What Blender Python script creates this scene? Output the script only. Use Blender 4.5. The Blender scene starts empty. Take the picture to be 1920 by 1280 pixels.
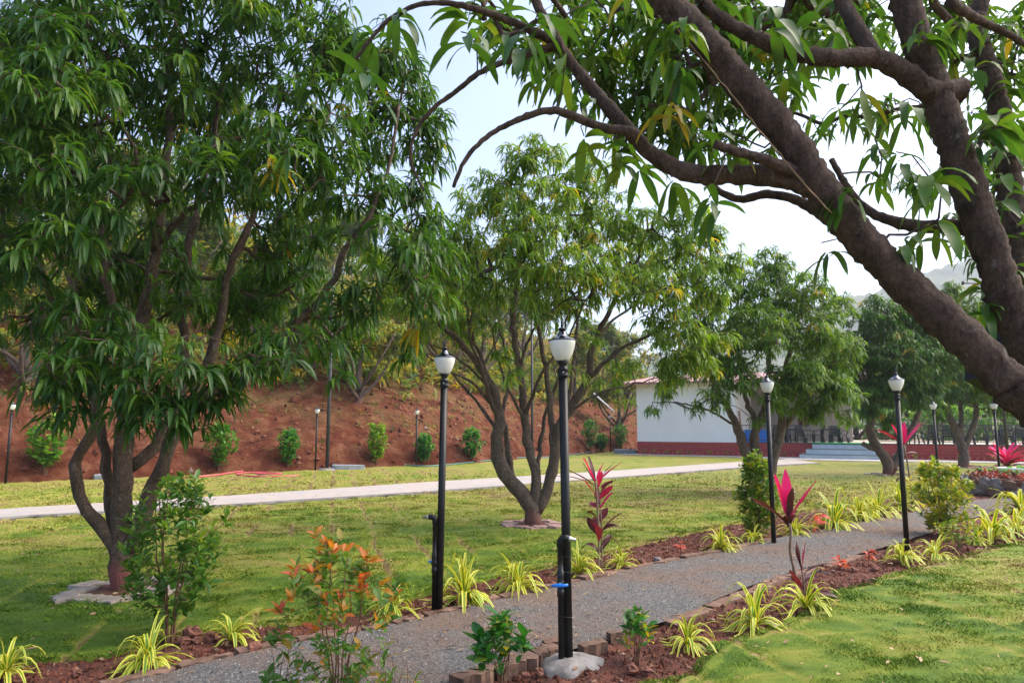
import bpy, math, random
import numpy as np
from mathutils import Vector

R = math.radians
rng = np.random.default_rng(7)
random.seed(7)
S = bpy.context.scene
COL = S.collection

# ------------------------------------------------------------------ camera
CAMH, PITCH, FPX = 1.7, R(7.04), 1280.0
cam_d = bpy.data.cameras.new("camera")
cam = bpy.data.objects.new("camera", cam_d); COL.objects.link(cam)
cam.location = (0, 0, CAMH); cam.rotation_euler = (R(90) + PITCH, 0, 0)
cam_d.lens = 24; cam_d.sensor_width = 36
cam_d.clip_start = 0.05; cam_d.clip_end = 6000
S.camera = cam

# ------------------------------------------------------------------ light
SUN_EL, SUN_AZ = R(50), R(80)          # azimuth is measured from +Y towards +X
world = bpy.data.worlds.new("World"); S.world = world; world.use_nodes = True
wn = world.node_tree; wn.nodes.clear()
w_out = wn.nodes.new("ShaderNodeOutputWorld"); w_bg = wn.nodes.new("ShaderNodeBackground")
sky = wn.nodes.new("ShaderNodeTexSky"); sky.sky_type = 'NISHITA'; sky.sun_disc = False
sky.sun_elevation = SUN_EL; sky.sun_rotation = SUN_AZ
sky.air_density = 0.8; sky.dust_density = 6.0; sky.ozone_density = 1.2; sky.altitude = 600
w_bg.inputs['Strength'].default_value = 0.15
wn.links.new(sky.outputs[0], w_bg.inputs[0]); wn.links.new(w_bg.outputs[0], w_out.inputs[0])
sun_d = bpy.data.lights.new("sun", 'SUN'); sun = bpy.data.objects.new("sun", sun_d); COL.objects.link(sun)
sun_d.energy = 1.15; sun_d.angle = R(70); sun_d.color = (1.0, 0.90, 0.74)
sd = Vector((math.sin(SUN_AZ) * math.cos(SUN_EL), math.cos(SUN_AZ) * math.cos(SUN_EL), math.sin(SUN_EL)))
sun.rotation_euler = (-sd).to_track_quat('-Z', 'Y').to_euler(); sun.location = (30, 40, 30)
S.view_settings.view_transform = 'Standard'; S.view_settings.look = 'None'
S.view_settings.exposure = 1.62; S.view_settings.gamma = 1.0
S.render.engine = 'CYCLES'
S.cycles.max_bounces = 8; S.cycles.diffuse_bounces = 4; S.cycles.transmission_bounces = 6
S.cycles.transparent_max_bounces = 8; S.cycles.volume_bounces = 0
S.cycles.use_denoising = True

# ------------------------------------------------------------------ picture <-> place
CP, SP = math.cos(PITCH), math.sin(PITCH)
def ray(px, py):
    u = (px - 960) / FPX; v = (640 - py) / FPX
    return np.array([u, CP - SP * v, SP + CP * v])
def G(px, py, z=0.0):
    d = ray(px, py); t = (z - CAMH) / d[2]
    return np.array([d[0] * t, d[1] * t, z])
def P(px, py, Y):
    d = ray(px, py); t = Y / d[1]
    return np.array([d[0] * t, Y, CAMH + d[2] * t])

# ------------------------------------------------------------------ maths helpers
def unit(a):
    a = np.asarray(a, float)
    return a / np.maximum(np.linalg.norm(a, axis=-1, keepdims=True), 1e-9)
_perm = np.random.default_rng(3).random((256, 256))
def vnoise(x, y):
    xi = np.floor(x).astype(int); yi = np.floor(y).astype(int)
    fx = x - xi; fy = y - yi
    fx = fx * fx * (3 - 2 * fx); fy = fy * fy * (3 - 2 * fy)
    a = _perm[xi & 255, yi & 255]; b = _perm[(xi + 1) & 255, yi & 255]
    c = _perm[xi & 255, (yi + 1) & 255]; d = _perm[(xi + 1) & 255, (yi + 1) & 255]
    return (a * (1 - fx) + b * fx) * (1 - fy) + (c * (1 - fx) + d * fx) * fy
def fbm(x, y, o=4):
    s = 0; a = .5; t = 0
    for k in range(o):
        s = s + a * vnoise(x * 2 ** k + 17.3 * k, y * 2 ** k + 5.1 * k); t += a; a *= .5
    return s / t
def smooth(pts, step):
    p = np.asarray(pts, float)
    if len(p) < 3:
        n = max(2, int(np.linalg.norm(p[1] - p[0]) / step) + 1)
        return p[0] + (p[1] - p[0]) * np.linspace(0, 1, n)[:, None]
    q = np.vstack([2 * p[0] - p[1], p, 2 * p[-1] - p[-2]]); out = []
    for i in range(len(p) - 1):
        a, b, c, d = q[i:i + 4]
        n = max(1, int(np.linalg.norm(c - b) / step))
        for k in range(n):
            t = k / n
            out.append(.5 * (2 * b + (c - a) * t + (2 * a - 5 * b + 4 * c - d) * t ** 2 + (3 * b - a - 3 * c + d) * t ** 3))
    out.append(p[-1])
    return np.array(out)
def resample(pl, n):
    pl = np.asarray(pl, float)
    s = np.r_[0, np.cumsum(np.linalg.norm(np.diff(pl, axis=0), axis=1))]
    t = np.linspace(0, s[-1], n)
    return np.stack([np.interp(t, s, pl[:, k]) for k in range(pl.shape[1])], 1)
def inpoly(x, y, poly):
    r = np.zeros(x.shape, bool); n = len(poly)
    for i in range(n):
        x0, y0 = poly[i][:2]; x1, y1 = poly[(i + 1) % n][:2]
        c = ((y0 > y) != (y1 > y))
        if y1 != y0:
            r ^= c & (x < (x1 - x0) * (y - y0) / (y1 - y0) + x0)
    return r
def dpoly(x, y, pl):
    d = np.full(x.shape, 1e9)
    for i in range(len(pl) - 1):
        ax, ay = pl[i][:2]; bx, by = pl[i + 1][:2]; vx, vy = bx - ax, by - ay
        t = np.clip(((x - ax) * vx + (y - ay) * vy) / (vx * vx + vy * vy + 1e-12), 0, 1)
        d = np.minimum(d, np.hypot(x - ax - t * vx, y - ay - t * vy))
    return d

# ------------------------------------------------------------------ mesh builder
class MB:
    def __init__(s):
        s.v = []; s.q = []; s.t = []; s.a = []; s.n = 0
    def add(s, V, Q=None, T=None, A=None):
        V = np.asarray(V, float).reshape(-1, 3)
        if Q is not None and len(Q): s.q.append(np.asarray(Q, np.int64).reshape(-1, 4) + s.n)
        if T is not None and len(T): s.t.append(np.asarray(T, np.int64).reshape(-1, 3) + s.n)
        s.a.append(np.zeros(len(V)) if A is None else np.asarray(A, float) * np.ones(len(V)))
        s.v.append(V); s.n += len(V)
        return s
    def box(s, c, size, rz=0.0, ax=None):
        x, y, z = np.asarray(size, float) / 2
        v = np.array([[-x, -y, -z], [x, -y, -z], [x, y, -z], [-x, y, -z], [-x, -y, z], [x, -y, z], [x, y, z], [-x, y, z]])
        if ax is not None:
            v = v @ np.asarray(ax)
        elif rz:
            cc, ss = math.cos(rz), math.sin(rz)
            v = v @ np.array([[cc, ss, 0], [-ss, cc, 0], [0, 0, 1]])
        return s.add(v + np.asarray(c), [[0, 3, 2, 1], [4, 5, 6, 7], [0, 1, 5, 4], [1, 2, 6, 5], [2, 3, 7, 6], [3, 0, 4, 7]])
    def tube(s, pts, rad, sides=6, cap=True, A=None, lump=0.0):
        p = np.asarray(pts, float); n = len(p)
        r = np.ones(n) * np.asarray(rad, float)
        t = unit(np.gradient(p, axis=0))
        ref = np.array([0.13, 0.21, .97]) if abs(t[0][2]) < .9 else np.array([.97, .13, .2])
        u = unit(np.cross(t[0], ref)); U = []
        for k in range(n):
            u = u - t[k] * np.dot(u, t[k]); u = u / max(np.linalg.norm(u), 1e-9); U.append(u)
        U = np.array(U); W = np.cross(t, U)
        a = np.arange(sides) * 2 * math.pi / sides
        rr = r[:, None] * np.ones((n, sides))
        if lump:
            rr = rr * (1 + lump * rng.normal(size=(n, sides)))
        V = p[:, None] + rr[..., None] * (np.cos(a)[None, :, None] * U[:, None] + np.sin(a)[None, :, None] * W[:, None])
        i = np.arange(n - 1)[:, None] * sides; j = np.arange(sides)[None]; j2 = (j + 1) % sides
        Q = np.stack([i + j, i + j2, i + sides + j2, i + sides + j], -1).reshape(-1, 4)
        V = V.reshape(-1, 3); T = []
        if cap:
            V = np.vstack([V, p[0], p[-1]]); c0 = n * sides; b = (n - 1) * sides
            T = [[c0, (k + 1) % sides, k] for k in range(sides)] + [[c0 + 1, b + k, b + (k + 1) % sides] for k in range(sides)]
        return s.add(V, Q, T, A)
    def lathe(s, prof, c=(0, 0, 0), sides=20, wob=0.0):
        pr = np.asarray(prof, float); n = len(pr); a = np.arange(sides) * 2 * math.pi / sides
        w = 1 + wob * rng.normal(size=sides) if wob else np.ones(sides)
        V = np.stack([pr[:, :1] * np.cos(a) * w, pr[:, :1] * np.sin(a) * w, pr[:, 1:] * np.ones(sides)], -1).reshape(-1, 3) + np.asarray(c)
        i = np.arange(n - 1)[:, None] * sides; j = np.arange(sides)[None]; j2 = (j + 1) % sides
        Q = np.stack([i + j, i + j2, i + sides + j2, i + sides + j], -1).reshape(-1, 4)
        return s.add(V, Q)
    def grid(s, V, A=None, wrap=False):
        n, m = V.shape[:2]
        i = np.arange(n - 1)[:, None] * m; j = np.arange(m - 1)[None]
        Q = np.stack([i + j, i + j + 1, i + m + j + 1, i + m + j], -1).reshape(-1, 4)
        return s.add(V.reshape(-1, 3), Q, None, None if A is None else A.reshape(-1))
    def prism(s, poly, z0, z1):
        n = len(poly); p = np.asarray(poly, float)
        V = np.vstack([np.c_[p, np.full(n, z0)], np.c_[p, np.full(n, z1)], [[*p.mean(0), z0]], [[*p.mean(0), z1]]])
        Q = [[k, (k + 1) % n, n + (k + 1) % n, n + k] for k in range(n)]
        T = [[2 * n, (k + 1) % n, k] for k in range(n)] + [[2 * n + 1, n + k, n + (k + 1) % n] for k in range(n)]
        return s.add(V, Q, T)
    def build(s, name, mat, parent=None, org=None, smooth=True):
        V = np.vstack(s.v).astype(np.float32)
        if org is not None: V = V - np.asarray(org, np.float32)
        q = np.vstack(s.q) if s.q else np.zeros((0, 4), int); t = np.vstack(s.t) if s.t else np.zeros((0, 3), int)
        me = bpy.data.meshes.new(name)
        me.vertices.add(len(V)); me.vertices.foreach_set("co", V.ravel())
        nl = q.size + t.size; me.loops.add(nl)
        me.loops.foreach_set("vertex_index", np.r_[q.ravel(), t.ravel()].astype(np.int32))
        me.polygons.add(len(q) + len(t))
        me.polygons.foreach_set("loop_start", np.r_[np.arange(len(q)) * 4, q.size + np.arange(len(t)) * 3].astype(np.int32))
        me.polygons.foreach_set("loop_total", np.r_[np.full(len(q), 4), np.full(len(t), 3)].astype(np.int32))
        me.update(calc_edges=True)
        me.polygons.foreach_set("use_smooth", np.full(len(me.polygons), smooth, bool))
        at = me.attributes.new("tint", 'FLOAT', 'POINT'); at.data.foreach_set("value", np.concatenate(s.a).astype(np.float32))
        me.materials.append(mat); me.update()
        o = bpy.data.objects.new(name, me); COL.objects.link(o)
        if parent is not None: o.parent = parent
        elif org is not None: o.location = org
        return o

def tag(o, label=None, cat=None, group=None, kind=None):
    if label: o['label'] = label
    if cat: o['category'] = cat
    if group: o['group'] = group
    if kind: o['kind'] = kind
    return o
def thing(name, label, cat, loc, group=None, rz=0.0):
    o = bpy.data.objects.new(name, None); COL.objects.link(o)
    o.empty_display_size = .1
    o.location = loc; o.rotation_euler = (0, 0, rz)
    return tag(o, label, cat, group)
def dup(root, loc, rz, label, group=None, scale=None):
    r = root.copy(); COL.objects.link(r); r.location = loc; r.rotation_euler = (0, 0, rz); r['label'] = label
    if group: r['group'] = group
    if scale is not None: r.scale = (scale,) * 3
    for ch in list(root.children):
        c = ch.copy(); COL.objects.link(c); c.parent = r
        for g in list(ch.children):
            d = g.copy(); COL.objects.link(d); d.parent = c
    return r

# ------------------------------------------------------------------ materials
def nodes(name):
    m = bpy.data.materials.new(name); m.use_nodes = True
    nt = m.node_tree; b = nt.nodes['Principled BSDF']
    return m, nt, b
def tex_noise(nt, scale, detail=4, rough=.6, coord='Object', stretch=None):
    tc = nt.nodes.new('ShaderNodeTexCoord'); n = nt.nodes.new('ShaderNodeTexNoise')
    n.inputs['Scale'].default_value = scale; n.inputs['Detail'].default_value = detail; n.inputs['Roughness'].default_value = rough
    if stretch:
        mp = nt.nodes.new('ShaderNodeMapping'); mp.inputs['Scale'].default_value = stretch
        nt.links.new(tc.outputs[coord], mp.inputs[0]); nt.links.new(mp.outputs[0], n.inputs['Vector'])
    else:
        nt.links.new(tc.outputs[coord], n.inputs['Vector'])
    return n
def ramp(nt, fac, stops):
    r = nt.nodes.new('ShaderNodeValToRGB'); e = r.color_ramp.elements
    while len(e) < len(stops): e.new(.5)
    for k, (p, c) in enumerate(stops):
        e[k].position = p; e[k].color = (*c, 1)
    nt.links.new(fac, r.inputs[0]); return r
def mixc(nt, f, a, b, mode='MIX'):
    m = nt.nodes.new('ShaderNodeMix'); m.data_type = 'RGBA'; m.blend_type = mode
    if isinstance(f, float): m.inputs[0].default_value = f
    else: nt.links.new(f, m.inputs[0])
    for s, x in ((6, a), (7, b)):
        if isinstance(x, tuple): m.inputs[s].default_value = (*x, 1)
        else: nt.links.new(x, m.inputs[s])
    return m.outputs[2]
def bump(nt, b, h, strength, dist):
    n = nt.nodes.new('ShaderNodeBump'); n.inputs['Strength'].default_value = strength; n.inputs['Distance'].default_value = dist
    nt.links.new(h, n.inputs['Height']); nt.links.new(n.outputs[0], b.inputs['Normal']); return n
def mat(name, c1, c2=None, scale=8, rough=.6, bmp=.3, bdist=.01, metal=0., spec=.5, lo=.35, hi=.65, bscale=None):
    m, nt, b = nodes(name)
    n = tex_noise(nt, scale)
    r = ramp(nt, n.outputs[0], [(lo, c1), (hi, c2 or c1)])
    nt.links.new(r.outputs[0], b.inputs['Base Color'])
    b.inputs['Roughness'].default_value = rough; b.inputs['Metallic'].default_value = metal
    b.inputs['Specular IOR Level'].default_value = spec
    if bmp:
        n2 = tex_noise(nt, bscale or scale * 4, 6); bump(nt, b, n2.outputs[0], bmp, bdist)
    return m
def attr(nt, name='tint'):
    a = nt.nodes.new('ShaderNodeAttribute'); a.attribute_name = name; return a.outputs['Fac']
def leafmat(name, stops, rough=.38, trans=.38, tcol=1.6, spec=.36):
    m, nt, b = nodes(name)
    r = ramp(nt, attr(nt), stops)
    n = tex_noise(nt, 30, 2)
    col = mixc(nt, .35, r.outputs[0], n.outputs[1], 'SOFT_LIGHT')
    nt.links.new(col, b.inputs['Base Color']); b.inputs['Roughness'].default_value = rough
    b.inputs['Specular IOR Level'].default_value = spec
    tr = nt.nodes.new('ShaderNodeBsdfTranslucent')
    tc = mixc(nt, 1.0, col, (tcol * 1.05, tcol, tcol * .35), 'MULTIPLY')
    nt.links.new(tc, tr.inputs[0])
    mx = nt.nodes.new('ShaderNodeMixShader'); mx.inputs[0].default_value = trans
    nt.links.new(b.outputs[0], mx.inputs[1]); nt.links.new(tr.outputs[0], mx.inputs[2])
    nt.links.new(mx.outputs[0], nt.nodes['Material Output'].inputs[0])
    return m
def barkmat(name, c1, c2, paint=None, ph=.4, lichen=True, lich=(.60, .68), sc=9, bd=.03):
    m, nt, b = nodes(name)
    n = tex_noise(nt, sc, 9, .78, stretch=(1, 1, .45)); r = ramp(nt, n.outputs[0], [(.3, c1), (.7, c2)]); col = r.outputs[0]
    vo = nt.nodes.new('ShaderNodeTexVoronoi'); vo.feature = 'DISTANCE_TO_EDGE'; vo.inputs['Scale'].default_value = sc * 2.2; tcv = nt.nodes.new('ShaderNodeTexCoord')
    wv = nt.nodes.new('ShaderNodeMix'); wv.data_type = 'RGBA'; wv.inputs[0].default_value = .12; nt.links.new(tcv.outputs['Object'], wv.inputs[6]); nt.links.new(n.outputs[1], wv.inputs[7]); nt.links.new(wv.outputs[2], vo.inputs['Vector'])
    fk = ramp(nt, vo.outputs['Distance'], [(0, (.38, .36, .35)), (.10, (1, 1, 1))]); col = mixc(nt, .8, col, fk.outputs[0], 'MULTIPLY')
    if lichen:
        n2 = tex_noise(nt, 22, 5, .65, stretch=(1, 1, .5)); f = ramp(nt, n2.outputs[0], [(lich[0], (0, 0, 0)), (lich[1], (.6, .6, .6))])
        col = mixc(nt, f.outputs[0], col, (.30, .29, .27))
    if paint:
        tc = nt.nodes.new('ShaderNodeTexCoord'); sp = nt.nodes.new('ShaderNodeSeparateXYZ'); nt.links.new(tc.outputs['Object'], sp.inputs[0])
        n3 = tex_noise(nt, 12, 5, .7); ad = nt.nodes.new('ShaderNodeMath'); ad.operation = 'MULTIPLY_ADD'
        ad.inputs[1].default_value = .6; nt.links.new(n3.outputs[0], ad.inputs[0]); nt.links.new(sp.outputs['Z'], ad.inputs[2])
        f = ramp(nt, ad.outputs[0], [(ph + .10, (.55, .55, .55)), (ph + .26, (0, 0, 0))])
        col = mixc(nt, f.outputs[0], col, paint)
    nt.links.new(col, b.inputs['Base Color']); b.inputs['Roughness'].default_value = .9; b.inputs['Specular IOR Level'].default_value = .25
    nb = tex_noise(nt, 28, 8, .75, stretch=(1, 1, .3)); bump(nt, b, nb.outputs[0], 1.0, bd)
    return m

MANGO = leafmat('mango_leaf', [(0, (.028, .080, .018)), (.35, (.050, .130, .020)), (.7, (.125, .235, .025)), (.9, (.24, .28, .03)), (1, (.45, .29, .02))], trans=.45)
MANGO_BRIGHT = leafmat('bright_mango_leaf', [(0, (.055, .125, .020)), (.4, (.105, .205, .025)), (.75, (.165, .285, .03)), (.9, (.28, .33, .03)), (1, (.50, .34, .03))], trans=.48)  # brighter copy of the mango leaf; missing backlight glow is put into its colour
MANGO_NEAR = leafmat('mango_leaf_near', [(0, (.032, .090, .018)), (.5, (.060, .145, .020)), (.85, (.13, .20, .025)), (1, (.28, .22, .025))], trans=.42)
MANGO_FAR = leafmat('hill_tree_leaf', [(0, (.06, .12, .028)), (.5, (.12, .19, .035)), (.85, (.26, .27, .04)), (1, (.45, .34, .04))], rough=.55)
SHRUBL = leafmat('shrub_leaf', [(0, (.035, .11, .02)), (.6, (.08, .19, .028)), (1, (.19, .30, .03))], rough=.3)
BRIGHTL = leafmat('bright_shrub_leaf', [(0, (.05, .17, .025)), (.6, (.12, .28, .03)), (1, (.24, .40, .03))], rough=.45)
GREENL = leafmat('deep_shrub_leaf', [(0, (.035, .14, .03)), (.6, (.08, .26, .05)), (1, (.17, .36, .05))], rough=.45)
ORANGEL = leafmat('orange_tip_leaf', [(0, (.05, .14, .025)), (.5, (.11, .23, .035)), (.62, (.36, .22, .03)), (.82, (.58, .22, .035)), (1, (.52, .11, .06))], rough=.35)
YSHRUB = leafmat('gold_shrub_leaf', [(0, (.05, .14, .02)), (.5, (.14, .25, .025)), (1, (.50, .44, .03))], rough=.35)
CROTON = leafmat('croton_leaf', [(0, (.018, .10, .02)), (.6, (.05, .20, .03)), (.8, (.45, .38, .03)), (1, (.5, .42, .03))], rough=.28)
SPIDER = leafmat('spider_leaf', [(0, (.10, .24, .025)), (.36, (.17, .31, .03)), (.54, (.62, .58, .05)), (1, (.76, .71, .14))], rough=.45, trans=.3, tcol=1.2)
CORDY = leafmat('cordyline_leaf', [(0, (.055, .022, .022)), (.35, (.12, .022, .035)), (.6, (.40, .015, .10)), (1, (.80, .025, .26))], rough=.35, trans=.3, tcol=1.2)
REDL = leafmat('red_bed_leaf', [(0, (.06, .10, .02)), (.3, (.10, .03, .03)), (.8, (.28, .04, .04)), (1, (.42, .10, .09))], rough=.4)
DRYL = leafmat('dry_leaf', [(0, (.20, .12, .06)), (1, (.42, .30, .16))], rough=.7, trans=.1)
BARK1 = barkmat('bark_left', (.05, .034, .024), (.20, .14, .10), (.30, .075, .07), .42)
BARK2 = barkmat('bark_mid', (.06, .042, .032), (.21, .155, .12), (.24, .085, .06), .34)
BARK0 = barkmat('bark_near', (.026, .019, .014), (.22, .155, .115), lich=(.62, .70), sc=16, bd=.05)
BARK3 = barkmat('bark_pale', (.08, .058, .044), (.22, .17, .135), (.28, .10, .07), .3)
STEM = mat('shrub_stem', (.11, .05, .025), (.2, .1, .05), 20, .8)
CANE = mat('cane_stem', (.16, .09, .06), (.28, .19, .13), 30, .7)
BLACK = mat('black_paint', (.006, .006, .007), (.012, .012, .012), 12, .42, .1, .002, spec=.35)
BLACKM = mat('worn_black_pipe', (.010, .010, .010), (.10, .09, .08), 14, .4, .2, .003, lo=.58, hi=.7)
CAPM = mat('glossy_black_cap', (.10, .105, .125), None, 5, .14, 0, metal=1.0)
GREYMET = mat('grey_pole', (.03, .03, .035), (.05, .05, .05), 8, .5, .05)
STEEL = mat('steel_spout', (.45, .46, .48), (.6, .6, .62), 20, .3, .1, metal=.9)
BLUE = mat('blue_plastic', (.015, .17, .68), (.02, .22, .75), 10, .35, 0)
CONC = mat('concrete', (.14, .13, .12), (.30, .28, .26), 9, .9, .6, .012)
PIPEW = mat('white_pipe', (.75, .75, .73), None, 5, .5, 0)
REDH = mat('red_hose', (.55, .075, .10), (.62, .12, .13), 6, .5, 0)
TEALH = mat('teal_hose', (.05, .17, .16), (.08, .22, .20), 6, .5, 0)
def globemat():
    m, nt, b = nodes('milk_globe')
    b.inputs['Base Color'].default_value = (.80, .80, .74, 1); b.inputs['Roughness'].default_value = .18
    b.inputs['Subsurface Weight'].default_value = .35; b.inputs['Subsurface Radius'].default_value = (.05, .05, .04)
    return m
GLOBE = globemat()
# ------------------------------------------------------------------ ground plan (traced, then laid on the ground)
def GL(pts): return np.array([G(*p)[:2] for p in pts])
LE = GL([(-500, 1460), (-100, 1370), (120, 1316), (270, 1276), (480, 1225), (600, 1200), (700, 1183), (830, 1152), (950, 1122), (1150, 1076), (1300, 1045), (1470, 1008), (1600, 983), (1720, 960), (1790, 943), (1850, 936), (1960, 934), (2200, 930)])
RE = GL([(300, 1560), (560, 1400), (700, 1330), (860, 1282), (1010, 1238), (1160, 1197), (1260, 1163), (1390, 1108), (1500, 1070), (1560, 1053), (1680, 1022), (1750, 998), (1800, 978), (1860, 965), (1960, 952), (2200, 948)])
LL = GL([(-700, 1300), (-200, 1262), (0, 1245), (200, 1232), (330, 1193), (480, 1175), (580, 1165), (700, 1140), (800, 1115), (900, 1090), (1050, 1060), (1250, 1010), (1400, 978), (1500, 962), (1600, 948), (1680, 935), (1760, 922), (1800, 914), (1960, 911), (2200, 908)])
RL = GL([(700, 1600), (980, 1400), (1110, 1330), (1230, 1288), (1300, 1262), (1345, 1213), (1450, 1182), (1530, 1150), (1570, 1118), (1690, 1078), (1800, 1047), (1930, 1018), (2200, 985)])
NR = 420
LEr, REr, LLr, RLr = (smooth(np.c_[p, np.zeros(len(p))], .12)[:, :2] for p in (LE, RE, LL, RL))
BEDS = np.vstack([LLr, RLr[::-1]])
FOOT = np.array([(-45, -6), (-30, 7.5), (-14.6, 19.6), (-1.4, 30.5), (7.2, 44), (16, 60), (34, 95)], float)
def side_foot(x, y):
    best = np.full(np.shape(x), 1e9); sg = np.ones(np.shape(x))
    for i in range(len(FOOT) - 1):
        ax, ay = FOOT[i]; bx, by = FOOT[i + 1]; vx, vy = bx - ax, by - ay
        t = np.clip(((x - ax) * vx + (y - ay) * vy) / (vx * vx + vy * vy), 0, 1)
        d = np.hypot(x - ax - t * vx, y - ay - t * vy)
        c = vx * (y - ay) - vy * (x - ax)
        k = d < best; best = np.where(k, d, best); sg = np.where(k, np.sign(c), sg)
    return best * sg
def hill_z(x, y):
    v = side_foot(x, y) - .9 + .9 * (fbm(x * .35, y * .35, 3) - .5)
    vv = np.maximum(v, 0)
    z = np.minimum(vv * 1.1, .9 + .52 * (vv - .82))
    z = np.where(vv > 26, .9 + .52 * 25.2 + .25 * (vv - 26), z)
    z = z + np.clip(vv, 0, 3) / 3 * .35 * (fbm(x * .9 + 40, y * .9, 4) - .5) + np.clip(vv, 0, 1) * .12 * (fbm(x * 3.5, y * 3.5, 3) - .5)
    gl = np.abs(vnoise(x * .9 - y * .55, x * .12 + y * .15) - .5) * 2
    z = z - np.clip(vv, 0, 2) / 2 * .28 * np.clip(1 - gl * 4, 0, 1) + np.clip(vv, 0, 2) / 2 * .16 * (fbm(x * 2.2 + 9, y * 2.2, 4) - .5)
    return np.where(v <= 0, -.12 + .0 * v, z)
def seam(x, y):
    u = x * .97 + y * .25 + .12 * (fbm(x * .8, y * .8, 2) - .5); w = -x * .25 + y * .97 + .10 * (fbm(x * .9 + 9, y * .9, 2) - .5)
    du = np.abs((u / .62 + .5) % 1 - .5) * .62; dw = np.abs((w / .48 + .37 * np.floor(u / .62)) % 1 - .5) * .48
    k = np.clip((vnoise(x * .7 + 3, y * .7) - .25) * 2, 0, 1) * np.where(x < -.5, 1.25, .7)
    return np.exp(-(du / .034) ** 2) * k, np.exp(-(dw / .03) ** 2) * k * .7
def lawn_z(x, y):
    s1, s2 = seam(x, y)
    return .05 * (fbm(x * 1.3, y * 2.2, 4) - .5) + .03 * (fbm(x * 5, y * 9, 2) - .5) - .035 * np.maximum(s1, s2)
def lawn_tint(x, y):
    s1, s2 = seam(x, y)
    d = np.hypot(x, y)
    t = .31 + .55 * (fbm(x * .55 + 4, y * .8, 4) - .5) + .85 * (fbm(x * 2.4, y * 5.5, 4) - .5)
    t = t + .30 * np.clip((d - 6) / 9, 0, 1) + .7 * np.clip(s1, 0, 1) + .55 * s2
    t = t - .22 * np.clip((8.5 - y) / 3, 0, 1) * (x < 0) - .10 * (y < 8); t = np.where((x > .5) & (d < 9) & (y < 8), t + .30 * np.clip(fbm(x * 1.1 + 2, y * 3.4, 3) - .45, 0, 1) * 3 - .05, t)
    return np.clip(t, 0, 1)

def grassmat(name, blade=False):
    m, nt, b = nodes(name)
    a = attr(nt)
    if not blade:
        n = tex_noise(nt, 14, 6, .7, stretch=(1, 1.6, 1)); ad = nt.nodes.new('ShaderNodeMath'); ad.operation = 'MULTIPLY_ADD'
        ad.inputs[1].default_value = .7; nt.links.new(n.outputs[0], ad.inputs[0])
        sb = nt.nodes.new('ShaderNodeMath'); sb.operation = 'SUBTRACT'; sb.inputs[1].default_value = .35
        nt.links.new(a, sb.inputs[0]); nt.links.new(sb.outputs[0], ad.inputs[2]); a = ad.outputs[0]
    k = 1.42 if blade else .96
    r = ramp(nt, a, [(q, tuple(k * c for c in cc)) for q, cc in [(0, (.060, .120, .009)), (.28, (.115, .180, .014)), (.52, (.195, .225, .024)), (.78, (.29, .25, .065)), (1, (.16, .10, .045))]])
    nt.links.new(r.outputs[0], b.inputs['Base Color']); b.inputs['Roughness'].default_value = .75; b.inputs['Specular IOR Level'].default_value = .2
    if not blade:
        nb = tex_noise(nt, 55, 6, .75); bump(nt, b, nb.outputs[0], .8, .02)
    return m
GRASS = grassmat('lawn_turf'); BLADE = grassmat('grass_blade', True)

# lawn: a fan of fine cells near the path, growing with distance; it dips under the beds and the gravel
rr = 2.2 * (75 / 2.2) ** np.linspace(0, 1, 430); th = np.linspace(R(-62), R(58), 430)
RRg, THg = np.meshgrid(rr, th, indexing='ij'); X = RRg * np.sin(THg); Y = RRg * np.cos(THg)
inb = inpoly(X, Y, BEDS); db = np.minimum(dpoly(X, Y, LLr), dpoly(X, Y, RLr))
sd_ = np.where(inb, -db, db) + .10 * (fbm(X * 4, Y * 4, 3) - .5)
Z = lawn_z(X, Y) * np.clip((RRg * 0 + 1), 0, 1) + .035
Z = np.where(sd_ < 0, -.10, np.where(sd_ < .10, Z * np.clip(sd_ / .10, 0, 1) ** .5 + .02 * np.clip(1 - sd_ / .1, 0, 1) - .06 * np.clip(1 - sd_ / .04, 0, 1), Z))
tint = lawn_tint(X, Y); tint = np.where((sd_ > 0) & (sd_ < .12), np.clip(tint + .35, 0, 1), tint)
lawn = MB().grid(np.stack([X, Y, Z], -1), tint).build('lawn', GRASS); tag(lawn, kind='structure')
EARTH = mat('plain_earth', (.16, .10, .06), (.22, .15, .09), .4, .9, .2)
g = MB(); g.grid(np.stack(np.meshgrid(np.linspace(-3000, 3000, 9), np.linspace(-200, 3000, 9), indexing='xy') + [np.full((9, 9), -.35)], -1))
tag(g.build('ground', EARTH), kind='structure')

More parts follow.
